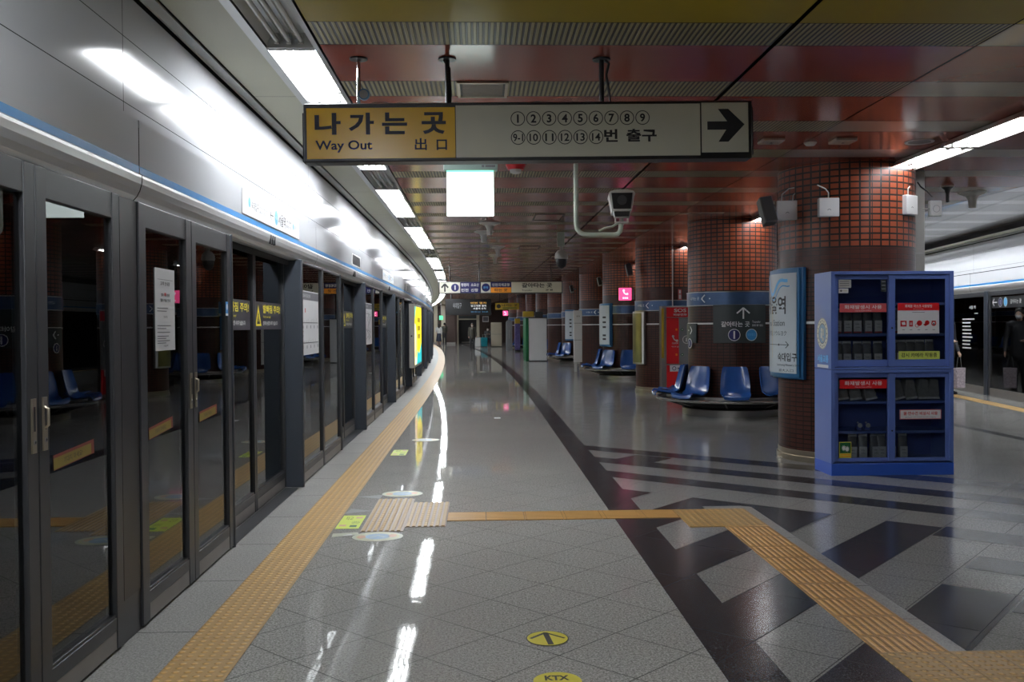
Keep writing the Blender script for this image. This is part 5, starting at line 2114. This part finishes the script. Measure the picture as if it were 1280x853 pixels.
elbox(3.235, 2.64, 0.217, 0.205, 10.0, radians(-8), 'white square junction box, leftmost at the top of the nearest column',
      [[(-0.055, 0.03, 0.10), (-0.05, 0.03, 0.17), (0.02, 0.03, 0.23), (0.18, 0.05, 0.255), (0.33, -0.0, 0.28)], [(0.06, 0.03, 0.10), (0.065, 0.03, 0.16), (0.12, 0.03, 0.21), (0.33, -0.0, 0.275)]])
elbox(3.555, 2.63, 0.205, 0.19, 9.66, radians(-4), 'white square junction box with round cover, second from left on the nearest column',
      [[(0.0, 0.03, 0.095), (0.0, 0.03, 0.15), (-0.03, 0.03, 0.19), (-0.12, 0.0, 0.225)]])
elbox(4.43, 2.655, 0.19, 0.20, 9.70, radians(32), 'white junction box at the right of the nearest column, before the grey duct',
      [[(-0.03, 0.03, 0.10), (-0.03, 0.03, 0.17), (0.0, 0.03, 0.19)]])
elbox(4.96, 2.69, 0.125, 0.17, 10.28, 0, 'small pale box with a ring mark right of the grey duct', [[(-0.06, 0.03, 0.0), (-0.14, 0.03, 0.0)]], False)
r = empty('cable_duct', (4.80, 10.38, 0))
MB().box(-0.055, 0.055, -0.05, 0.06, 0.0, 3.09, 'offwhite').build('duct', r, bevel=0.004)
MB().tube([(-0.03, -0.06, 2.98), (0.0, -0.07, 2.93), (0.08, -0.07, 2.87), (0.16, 0.0, 2.83)], 0.008, 'black', 8).build('loose_cable', r)
m = MB().box(-0.058, 0.058, -0.055, 0.06, 2.2, 2.215, 'trough_metal')
m.box(-0.058, 0.058, -0.055, 0.06, 1.2, 1.215, 'trough_metal')
m.build('clip', r, smooth=False)
tag(r, 'tall pale grey square duct standing at the right side of the nearest column', 'duct')

# thin poles / conduits
for x, y, l in ((4.02, 19.92, 'thin grey conduit running up the third column above the emergency cabinet'),):
    r = empty('conduit', (x, y, 1.80))
    MB().tube([(0, 0, 0), (0, 0, 1.29)], 0.013, 'steel', 10).build('pipe', r)
    MB().box(-0.02, 0.02, -0.005, 0.03, 0.5, 0.52, 'steel').build('clamp', r, smooth=False)
    tag(r, l, 'pipe')
r = empty('small_plate', (4.17, 19.90, 2.07))
MB().box(-0.035, 0.035, 0, 0.01, -0.11, 0.11, 'red_faded').build('plate', r, smooth=False)
D = Decal(plane((0, 0, 0), (1, 0, 0), (0, 0, 1)), 0.002)
D.rect(-0.024, -0.09, 0.024, 0.0, 'paper')
D.rect(-0.02, 0.02, 0.02, 0.09, 'paper')
D.build('print', r, smooth=False)
tag(r, 'small red and white plate above the blue band of the third column', 'plate')

# ================================================================ EMERGENCY CALL CABINET on column 3
so = empty('emergency_cabinet', (4.10, 19.80, 0))
MB().box(-0.34, 0.34, 0, 0.24, 0.03, 1.83, 'steel').build('housing', so, bevel=0.006)
m = MB().box(-0.235, 0.32, -0.012, 0, 1.60, 1.80, 'red')
m.build('header', so, smooth=False)
MB().box(-0.235, 0.02, -0.012, 0, 0.63, 1.585, 'red').build('red_door', so, smooth=False)
MB().box(0.025, 0.32, -0.012, 0, 0.63, 1.585, 'grey_panel').build('grey_door', so, smooth=False)
MB().box(-0.235, 0.32, -0.012, 0, 0.10, 0.60, 'red').build('lower_door', so, smooth=False)
MB().box(-0.17, 0.25, -0.016, -0.012, 0.47, 0.60, 'paper').build('white_label', so, smooth=False)
MB().box(-0.34, -0.29, -0.015, 0.02, 0.75, 1.78, 'yellow_box').build('yellow_strip', so, smooth=False)
D = Decal(plane((0, -0.012, 0), (1, 0, 0), (0, 0, 1)), 0.003)
D.text('SOS', 0.05, 1.70, 0.075, 'white_paint', w=0.26, align='c', bold=0.03)
D.text('비상전화', 0.05, 1.625, 0.05, 'white_paint', w=0.28, align='c', bold=0.03)
arc = [(-0.10 + 0.08 * (1 - cos(t)), 1.20 - 0.09 * sin(t)) for t in [i * pi / 2 / 6 for i in range(7)]]
D.stroke(arc, 0.024, 'white_paint')
D.disc(arc[0][0], arc[0][1], 0.026, 'white_paint')
D.disc(arc[-1][0], arc[-1][1], 0.026, 'white_paint')
D.text('긴급전화', -0.06, 1.04, 0.035, 'white_paint', w=0.13, align='c', bold=0.02)
D.text('역무실', -0.06, 0.97, 0.03, 'white_paint', w=0.15, align='c')
D.ring(0.18, 1.13, 0.072, 0.085, 'white_paint')
D.rect(0.165, 1.09, 0.195, 1.17, 'white_paint')
for z in (1.34, 0.82):
    D.disc(0.09, z, 0.028, 'green_dark', seg=16)
    D.disc(0.09, z, 0.012, 'white_paint', 0.001, 12)
    D.rect(-0.05, z - 0.02, -0.01, z + 0.02, 'orange')
D.ring(-0.08, 0.535, 0.03, 0.042, 'line_navy', 0.003)
D.rect(-0.01, 0.52, 0.10, 0.55, 'ink_grey', 0.003)
D.build('lettering', so, smooth=False)
tag(so, 'tall red and grey emergency call cabinet with SOS header on the third column', 'cabinet')

# edge-on lit poster at the left of column 3
r = empty('light_poster', (COLS[2][0], COLS[2][1], 0))
m = MB()
arc_box(m, CR + 0.005, CR + 0.07, radians(-92), radians(-52), 0.60, 1.73, 'steel')
m.build('frame', r, angle=0.4)
m = MB()
arc_box(m, CR + 0.07, CR + 0.075, radians(-90), radians(-58), 0.64, 1.69, 'bronze')
m.build('poster', r, angle=0.4)
m = MB()
arc_box(m, CR + 0.07, CR + 0.08, radians(-56.5), radians(-53), 0.62, 1.71, 'white_paint')
m.build('white_edge', r, angle=0.4)
tag(r, 'tall narrow golden poster panel wrapping the left side of the third column', 'poster')

# ================================================================ KIOSKS, BOXES AND MACHINES ALONG THE HALL
kb = empty('kiosk', (2.26, 38.7, 0), radians(4))
MB().box(-0.35, 0.38, -0.4, 0.45, 0.03, 1.74, 'board_white').build('body', kb, bevel=0.015)
MB().box(-0.47, -0.352, -0.42, 0.50, 0.0, 1.74, 'green_dark').build('green_side', kb, bevel=0.01)
MB().box(-0.35, 0.38, -0.38, 0.43, 0.0, 0.03, 'black').build('base', kb, smooth=False)
MB().box(-0.35, 0.39, -0.42, 0.47, 1.74, 1.77, 'black').build('lid', kb, bevel=0.005)
tag(kb, 'big plain white kiosk with a dark green side beyond the row of columns', 'kiosk')
r = empty('yellow_sign', (1.95, 39.2, 1.78))
MB().box(-0.20, 0.25, 0, 0.3, 0.02, 0.24, 'yellow_box').build('panel', r, bevel=0.01)
MB().box(0.30, 0.62, 0.0, 0.25, -0.01, 0.22, 'speaker_body').build('dark_box', r, bevel=0.01)
MB().box(-0.2, 0.62, 0.02, 0.3, -0.012, 0.02, 'steel').build('foot', r, smooth=False)
tag(r, 'yellow sign box with dark machine lying on top of the big white kiosk', 'sign')
r = empty('notice_stand', (3.02, 29.6, 0))
MB().box(-0.13, 0.13, -0.02, 0.06, 0.30, 1.90, 'white_paint').build('panel', r, bevel=0.004)
MB().box(-0.11, -0.03, 0.0, 0.05, 0.0, 0.30, 'offwhite').build('leg', r, smooth=False)
D = Decal(plane((0, -0.02, 0), (1, 0, 0), (0, 0, 1)), 0.002)
for z in (1.50, 0.98):
    D.rect(-0.12, z, 0.12, z + 0.012, 'ink_grey')
D.rect(-0.03, 1.70, -0.01, 1.74, 'ink')
D.rect(0.03, 1.70, 0.05, 1.74, 'ink')
D.build('print', r, smooth=False)
tag(r, 'tall narrow white stand with panels between the fourth and fifth columns', 'stand')
r = empty('vending_cabinet', (1.10, 64.5, 0))
MB().box(-0.36, 0.36, 0, 0.7, 0.04, 1.66, 'cream').build('body', r, bevel=0.01)
MB().box(-0.345, 0.345, -0.012, 0, 0.86, 0.875, 'ink_grey').build('door_seam', r, smooth=False)
MB().box(-0.34, 0.34, 0.02, 0.68, 0.0, 0.04, 'black').build('base', r, smooth=False)
tag(r, 'cream upright cabinet far down the hall, left of the grey one', 'cabinet')
r = empty('locker', (1.66, 54.6, 0))
MB().box(-0.17, 0.17, 0, 0.6, 0.0, 1.62, 'grey_cabinet').build('body', r, bevel=0.008)
MB().tube([(0, 0.05, 1.60), (0, 0.55, 1.60)], 0.168, 'grey_cabinet', 24).build('round_top', r)
MB().box(-0.02, 0.02, -0.01, 0, 0.7, 1.2, 'steel').build('handle', r, smooth=False)
tag(r, 'narrow grey cabinet with a rounded top, right of the cream cabinet', 'cabinet')
r = empty('vending_machine', (2.03, 52.0, 0))
MB().box(-0.14, 0.14, 0, 0.6, 0.12, 1.55, 'vending_purple').build('lit_front', r, bevel=0.005)
MB().box(-0.14, 0.14, 0, 0.6, 1.55, 1.82, 'yellow_box').build('header', r, bevel=0.005)
MB().box(-0.15, 0.15, 0.02, 0.6, 0, 0.12, 'black').build('base', r, smooth=False)
tag(r, 'slim vending machine with purple front and yellow top left of the white kiosk', 'vending machine')
r = empty('trash_bin', (-0.28, 66.5, 0))
MB().box(-0.19, 0.19, 0, 0.4, 0, 0.62, 'board_white').build('body', r, bevel=0.01)
MB().box(-0.2, 0.2, -0.01, 0.41, 0.62, 0.66, 'grey_panel').build('lid', r, bevel=0.005)
r.location.x = -0.17
tag(r, 'low white bin beside the standing man in dark clothes', 'bin')

# far end: opening, frames, brick piers
fe = empty('end_portal', (-1.0, 77.5, 0))
m = MB()
m.box(-0.85, -0.72, -0.1, 0.1, 0, 2.35, 'cream')
m.box(0.72, 0.95, -0.1, 0.1, 0, 2.35, 'cream')
m.box(-0.85, 0.95, -0.1, 0.1, 1.93, 2.02, 'cream')
m.build('frame', fe, bevel=0.01)
MB().box(-0.72, 0.72, 0.0, 0.05, 0, 1.93, 'tunnel_dark').build('dark_interior', fe, smooth=False)  # dark sheet stands in for the shade inside the doorway
MB().box(-0.72, 0.72, -0.12, 0.0, 2.03, 2.25, 'board_dark').build('sign_strip', fe, smooth=False)
MB().tube([(-0.5, -0.05, 0.12), (0.5, -0.05, 0.12)], 0.03, 'steel', 8).build('rail', fe)
tag(fe, 'dark doorway with a pale greenish frame at the far end of the hall', 'doorway')
for x, w, mat, l in ((-2.9, 0.16, 'cream', 'thin cream post at the far end, left of the brown pier'), (-2.35, 0.34, 'wall_far', 'cream-edged brown pier at the far end left of the dark doorway'), (-3.5, 0.14, 'cream', 'thin pale post at the far end over the people')):
    r = empty('end_pier', (x, 76.0, 0))
    MB().box(-w, w, 0, 0.3, 0, 3.09, mat).build('shaft', r, smooth=False)
    MB().box(-w - 0.05, w + 0.05, -0.05, 0.35, 0, 0.15, 'steel').build('foot', r, smooth=False)
    tag(r, l, 'pier')
r = empty('poster_frame', (0.45, 77.3, 1.95))
MB().box(-0.25, 0.25, 0, 0.05, -0.2, 0.25, 'board_white').build('frame', r, smooth=False)
MB().box(-0.20, 0.20, -0.01, 0, -0.15, 0.2, 'ink_grey').build('picture', r, smooth=False)
tag(r, 'small framed picture on the end wall right of the dark doorway', 'picture')

# floor stickers ---------------------------------------------------------
def fl_sticker(name, x, y, label, draw, cat='sticker', rz=0.0):
    r = empty(name, (x, y, 0.0), rz)
    D = Decal(plane((0, 0, 0), (1, 0, 0), (0, 1, 0)), 0.0035)
    draw(D)
    D.build('film', r, smooth=False)
    tag(r, label, cat)


def arrow_st(D):
    D.disc(0, 0, 0.099, 'ink', seg=40, ry=0.106)
    D.disc(0, 0, 0.094, 'sticker_yellow', 0.0004, 40, ry=0.100)
    D.poly([(-0.002, -0.092), (0.024, -0.088), (0.008, 0.078), (-0.018, 0.078)], 'ink', 0.0008)
    D.stroke([(-0.078, -0.004), (-0.004, 0.078)], 0.016, 'ink', 0.0008)
    D.stroke([(-0.006, 0.078), (0.080, -0.006)], 0.012, 'ink', 0.0008)


# sticker proportions: width 0.19, depth 0.45 along the platform
fl_sticker('floor_arrow', 0.300, 4.405, 'yellow oval floor sticker with a black arrow pointing ahead', arrow_st)


def ktx_st(D):
    D.disc(0, 0, 0.099, 'sticker_yellow', seg=40, ry=0.10)
    D.text('KTX', 0, 0.005, 0.055, 'ink', w=0.10, align='c', bold=0.04, d=0.0008)


fl_sticker('floor_label', 0.304, 3.87, 'yellow oval floor sticker with black KTX letters at the bottom edge', ktx_st)


def feet_st(D):
    D.disc(0, 0, 0.175, 'sticker_pale', seg=36, ry=0.15)
    D.disc(0, 0, 0.150, 'sticker_worn', 0.0003, 36, ry=0.125)
    D.disc(0, 0, 0.135, 'sticker_pale', 0.0005, 36, ry=0.11)
    D.disc(0.0, 0, 0.085, 'sticker_blue', 0.0008, 30, ry=0.085)
    D.disc(-0.11, -0.01, 0.03, 'sticker_orange', 0.0008, 14, ry=0.05)
    D.disc(0.10, 0.02, 0.03, 'sticker_orange', 0.0008, 14, ry=0.05)
    D.stroke([(-0.05, -0.03), (0.0, 0.03), (0.05, -0.02)], 0.012, 'sticker_pale', 0.0012)


fl_sticker('queue_sticker', -0.68, 8.29, 'worn blue and yellow oval floor sticker beyond the ribbed pads', feet_st)
fl_sticker('queue_sticker', -0.715, 6.61, 'worn blue and yellow oval floor sticker in front of the ribbed pads', feet_st)


def lime_st(D):
    D.rect(-0.085, -0.24, 0.085, 0.24, 'sticker_green')
    D.text('타고', -0.05, 0.07, 0.12, 'ink', w=0.05, d=0.0006)
    D.text('내리는', 0.01, -0.08, 0.10, 'green_dark', w=0.06, d=0.0006)
    D.rect(0.02, 0.12, 0.07, 0.18, 'sticker_orange', 0.0006)
    D.rect(-0.07, -0.16, -0.02, -0.10, 'sticker_orange', 0.0006)
    D.rect(0.01, -0.19, 0.06, -0.12, 'green_dark', 0.0006)


fl_sticker('floor_notice', -0.965, 7.12, 'yellow-green rectangular floor sticker between the edge strip and the ribbed pad', lime_st)
fl_sticker('floor_notice', -0.93, 11.0, 'small yellow-green floor sticker further along beside the edge strip', lime_st)
fl_sticker('queue_sticker', -0.70, 12.2, 'faint yellow floor sticker beyond the second recess', feet_st)
fl_sticker('floor_patch', -0.94, 6.66, 'grey dark-edged floor sticker just in front of the yellow-green one',
           lambda D: [D.poly([(-0.09, -0.05), (0.09, 0.02), (0.07, 0.10), (-0.1, 0.06)], 'sticker_pale'), D.poly([(-0.03, -0.01), (0.05, 0.0), (0.03, 0.04)], 'paper', 0.001)])
fl_sticker('floor_patch', -0.96, 7.55, 'torn dark triangular remnant of tape just beyond the yellow-green sticker',
           lambda D: D.poly([(-0.10, -0.12), (0.10, -0.01), (-0.07, 0.08)], 'grey_panel'))
fl_sticker('floor_patch', -0.95, 8.15, 'grey triangular tape remnant beside the far end of the ribbed pad',
           lambda D: D.poly([(-0.10, 0.02), (0.10, -0.08), (0.11, 0.10)], 'grey_panel'))
fl_sticker('floor_label', 0.26, 15.0, 'tiny white floor sticker in the middle of the hall', lambda D: D.rect(-0.05, -0.08, 0.05, 0.08, 'paper'))
fl_sticker('floor_label', 0.06, 30.0, 'faint yellow floor sticker far ahead in the hall', lambda D: D.disc(0, 0, 0.1, 'sticker_pale', ry=0.3))


# ================================================================ PEOPLE
def capsule(mb, a, b, ra, rb, m):
    a, b = Vector(a), Vector(b)
    n = 5
    mb.tube([lerp(a, b, i / n) for i in range(n + 1)], [lerp(ra, rb, i / n) for i in range(n + 1)], m, 12)
    mb.ball(a, ra * 0.99, m, 12, 8)
    mb.ball(b, rb * 0.99, m, 12, 8)


def fuse(o, vox=0.013, sm=6):
    r = o.modifiers.new('remesh', 'REMESH')
    r.mode = 'VOXEL'
    r.voxel_size = vox
    r.use_smooth_shade = True
    s_ = o.modifiers.new('smooth', 'SMOOTH')
    s_.iterations = sm
    s_.factor = 0.5
    return o


STAND = dict(
    hip=(0.085, 0, 0.90), knee=(0.095, -0.01, 0.48), ankle=(0.10, 0.02, 0.08), toe=(0.11, -0.14, 0.03),
    hip2=(-0.085, 0, 0.90), knee2=(-0.095, -0.01, 0.48), ankle2=(-0.10, 0.02, 0.08), toe2=(-0.11, -0.14, 0.03),
    sh=(0.18, 0, 1.40), el=(0.23, 0.02, 1.12), wr=(0.22, -0.06, 0.87), sh2=(-0.18, 0, 1.40), el2=(-0.23, 0.02, 1.12), wr2=(-0.22, -0.06, 0.87),
    pelvis=(0, 0, 0.93), chest=(0, 0, 1.28), neck=(0, 0, 1.45), head=(0, -0.015, 1.60))


def person(x, y, z, rz, J, label, top, bottom, skirt=False, hair=True, longhair=False, scale=1.0, mask=True, bag=None, vox=0.014, coat=False):
    root = empty('person', (x, y, z), rz)
    root.scale = (scale,) * 3
    J = {**STAND, **J}
    V = {k: Vector(v) for k, v in J.items()}
    b = MB()
    sk = 'skin'
    capsule(b, V['pelvis'], V['chest'], 0.125, 0.13, sk)
    for s in ('', '2'):
        capsule(b, V['hip' + s], V['knee' + s], 0.085, 0.055, sk)
        capsule(b, V['knee' + s], V['ankle' + s], 0.055, 0.036, sk)
        capsule(b, V['ankle' + s] + Vector((0, 0, -0.03)), V['toe' + s], 0.038, 0.030, sk)
        capsule(b, V['sh' + s], V['el' + s], 0.050, 0.038, sk)
        capsule(b, V['el' + s], V['wr' + s], 0.038, 0.026, sk)
        # palm, fingers, thumb
        d = (V['wr' + s] - V['el' + s]).normalized()
        sd = -1 if s else 1
        side = Vector((0, -1, 0)) if abs(d.y) < 0.7 else Vector((-sd, 0, 0))
        palm = V['wr' + s] + d * 0.07
        capsule(b, V['wr' + s], palm, 0.026, 0.030, sk)
        for i, (q, L_) in enumerate(((-0.024, 0.055), (-0.008, 0.068), (0.008, 0.064), (0.024, 0.050))):
            f0 = palm + side * q
            f1 = f0 + d * L_ * 0.6
            f2 = f1 + (d * 0.7 + Vector((-sd * 0.5, -0.1, 0))).normalized() * L_ * 0.5
            b.tube([f0, f1, f2], [0.010, 0.009, 0.007], sk, 8)
        t0 = V['wr' + s] + d * 0.03
        b.tube([t0, t0 + side * 0.035 + d * 0.02, t0 + side * 0.045 + d * 0.05], [0.012, 0.011, 0.008], sk, 8)
    capsule(b, V['chest'], V['neck'], 0.13, 0.055, sk)
    capsule(b, V['sh'] - Vector((0.03, 0, 0)), V['sh2'] + Vector((0.03, 0, 0)), 0.06, 0.06, sk)
    capsule(b, V['neck'], V['head'] - Vector((0, -0.01, 0.05)), 0.052, 0.055, sk)
    h = V['head']
    b.ball(h, (0.075, 0.092, 0.112), sk, 20, 14)
    b.ball(h + Vector((0, -0.03, -0.065)), (0.052, 0.055, 0.05), sk, 14, 10)
    b.ball(h + Vector((0, -0.098, -0.018)), (0.013, 0.02, 0.025), sk, 10, 8)
    for s in (-1, 1):
        b.ball(h + Vector((s * 0.077, 0.0, -0.01)), (0.012, 0.022, 0.032), sk, 10, 8)
    fuse(b.build('body', root, smooth=False), vox, 3)
    # face details
    e = MB()
    for s in (-1, 1):
        e.ball(h + Vector((s * 0.030, -0.083, 0.012)), (0.013, 0.008, 0.007), 'white_paint', 10, 8)
        e.ball(h + Vector((s * 0.030, -0.090, 0.012)), (0.006, 0.004, 0.006), 'ink', 8, 6)
    e.build('eyes', root)
    if mask:
        mk = MB().ball(h + Vector((0, -0.062, -0.048)), (0.060, 0.052, 0.050), 'cloth_white', 16, 10)
        mk.build('face_mask', root)
    else:
        MB().ball(h + Vector((0, -0.088, -0.06)), (0.022, 0.008, 0.006), 'red_faded', 10, 6).build('mouth', root)
    hr = MB()
    hr.ball(h + Vector((0, 0.018, 0.028)), (0.088, 0.098, 0.108), 'hair', 18, 12)
    if longhair:
        capsule(hr, h + Vector((0, 0.05, 0)), h + Vector((0, 0.085, -0.20)), 0.08, 0.055, 'hair')
    hr.build('hair', root)
    # clothes
    t = MB()
    capsule(t, V['pelvis'] + Vector((0, 0, 0.02 if not coat else -0.12)), V['chest'], 0.150 if not coat else 0.17, 0.155, top)
    capsule(t, V['chest'], V['neck'] - Vector((0, 0, 0.03)), 0.15, 0.075, top)
    capsule(t, V['sh'] - Vector((0.03, 0, 0)), V['sh2'] + Vector((0.03, 0, 0)), 0.078, 0.078, top)
    for s in ('', '2'):
        capsule(t, V['sh' + s], V['el' + s], 0.068, 0.054, top)
        capsule(t, V['el' + s], lerp(V['el' + s], V['wr' + s], 0.93), 0.054, 0.040, top)
    fuse(t.build('jacket' if coat else 'top', root, smooth=False), vox, 4)
    p = MB()
    if skirt:
        n0 = V['pelvis'] + Vector((0, 0, 0.06))
        p.tube([n0, n0 - Vector((0, 0, 0.2)), Vector((0, 0.01, 0.62)), Vector((0, 0.01, 0.36))], [0.145, 0.175, 0.20, 0.23], bottom, 24)
        p.build('skirt', root)
    else:
        capsule(p, V['hip'], V['hip2'], 0.118, 0.118, bottom)
        capsule(p, V['pelvis'], V['pelvis'] + Vector((0, 0, 0.06)), 0.14, 0.14, bottom)
        for s in ('', '2'):
            capsule(p, V['hip' + s], V['knee' + s], 0.108, 0.075, bottom)
            capsule(p, V['knee' + s], V['ankle' + s] + Vector((0, 0, 0.02)), 0.075, 0.060, bottom)
        fuse(p.build('trousers', root, smooth=False), vox, 4)
    for s in ('', '2'):
        q = MB()
        a, c = V['ankle' + s], V['toe' + s]
        capsule(q, a + Vector((0, 0.03, -0.035)), c, 0.048, 0.038, 'cloth_dark')
        q.tube([Vector((a.x, a.y + 0.07, a.z - 0.077)), Vector((c.x, c.y - 0.03, c.z - 0.027))], 0.006, 'rubber', 8)
        fuse(q.build('shoe', root, smooth=False), 0.012, 3)
    tag(root, label, 'person')
    return root


person(-0.46, 56.8, 0, radians(-3), dict(knee2=(-0.10, -0.06, 0.48), wr=(0.25, -0.08, 0.87)), 'standing person in dark olive jacket, black trousers and white mask, mid hall',
       'cloth_olive', 'cloth_dark', scale=0.93, coat=True, vox=0.02)
person(-2.98, 69.6, 0, radians(190), dict(el=(0.25, -0.02, 1.14), wr=(0.14, -0.20, 1.10)), 'standing person in white top and long dark skirt, far left by the doors',
       'cloth_white', 'cloth_navy', skirt=True, longhair=True, scale=0.93, vox=0.02)
person(-2.72, 73.5, 0, radians(200), dict(wr2=(-0.20, -0.2, 1.0)), 'standing person in dark clothes behind the one in the white top',
       'cloth_olive', 'cloth_dark', scale=0.98, vox=0.02)
SIT = dict(hip=(0.09, 0, 0.50), knee=(0.12, -0.42, 0.50), ankle=(0.12, -0.42, 0.09), toe=(0.13, -0.56, 0.035),
           hip2=(-0.09, 0, 0.50), knee2=(-0.12, -0.42, 0.50), ankle2=(-0.12, -0.42, 0.09), toe2=(-0.13, -0.56, 0.035),
           pelvis=(0, 0, 0.53), chest=(0, -0.02, 0.88), neck=(0, -0.05, 1.05), head=(0, -0.09, 1.19),
           sh=(0.18, -0.02, 1.0), el=(0.22, -0.08, 0.74), wr=(0.10, -0.30, 0.80), sh2=(-0.18, -0.02, 1.0), el2=(-0.22, -0.08, 0.74), wr2=(-0.10, -0.30, 0.80))
person(0.55, 71.0, 0, radians(8), SIT, 'seated person in dark clothes looking down, behind the teal suitcase', 'cloth_grey', 'cloth_navy', vox=0.02)
r = empty('waiting_chair', (0.56, 71.05, 0))
MB().box(-0.22, 0.22, -0.22, 0.20, 0.37, 0.41, 'grey_cabinet').build('seat', r, bevel=0.01)
MB().box(-0.22, 0.22, 0.20, 0.24, 0.41, 0.85, 'grey_cabinet').build('backrest', r, bevel=0.01)
for a in (-0.19, 0.19):
    for c in (-0.18, 0.2):
        MB().tube([(a, c, 0), (a, c, 0.38)], 0.015, 'steel', 8).build('leg', r)
tag(r, 'grey chair under the seated person at the far end', 'chair')
r = empty('suitcase', (0.28, 64.0, 0), radians(10))
MB().box(-0.22, 0.20, -0.14, 0.14, 0.05, 0.66, 'teal_case').build('shell', r, bevel=0.04)
MB().tube([(-0.1, 0.1, 0.62), (-0.1, 0.1, 0.85), (0.1, 0.1, 0.85), (0.1, 0.1, 0.62)], 0.012, 'steel', 8).build('handle', r)
for a in (-0.17, 0.15):
    MB().tube([(a - 0.015, 0, 0.03), (a + 0.015, 0, 0.03)], 0.03, 'rubber', 12).build('wheel', r)
tag(r, 'teal suitcase on wheels standing before the seated person', 'suitcase')

# person partly behind the blue cabinet, holding a patterned bag
person(9.36, 19.0, 0, radians(25), dict(el=(0.25, 0.02, 1.12), wr=(0.24, -0.10, 0.86), wr2=(-0.14, -0.22, 1.08), el2=(-0.24, 0.0, 1.1)),
       'person in black clothes mostly hidden behind the blue cabinet, at its right edge', 'cloth_dark', 'cloth_dark', scale=1.0, vox=0.016, coat=True)
r = empty('shopping_bag', (9.56, 18.86, 0.14), radians(20))
MB().prism([(-0.11, 0), (0.11, 0), (0.12, 0.40), (-0.12, 0.40)], 'y', -0.05, 0.05, 'floral').build('bag', r, bevel=0.006)
MB().tube([(-0.07, 0, 0.38), (-0.03, 0, 0.62), (0.03, 0, 0.62), (0.07, 0, 0.38)], 0.006, 'cloth_grey', 8).build('handle', r)
tag(r, 'pale patterned bag held by the person right of the blue cabinet', 'bag')
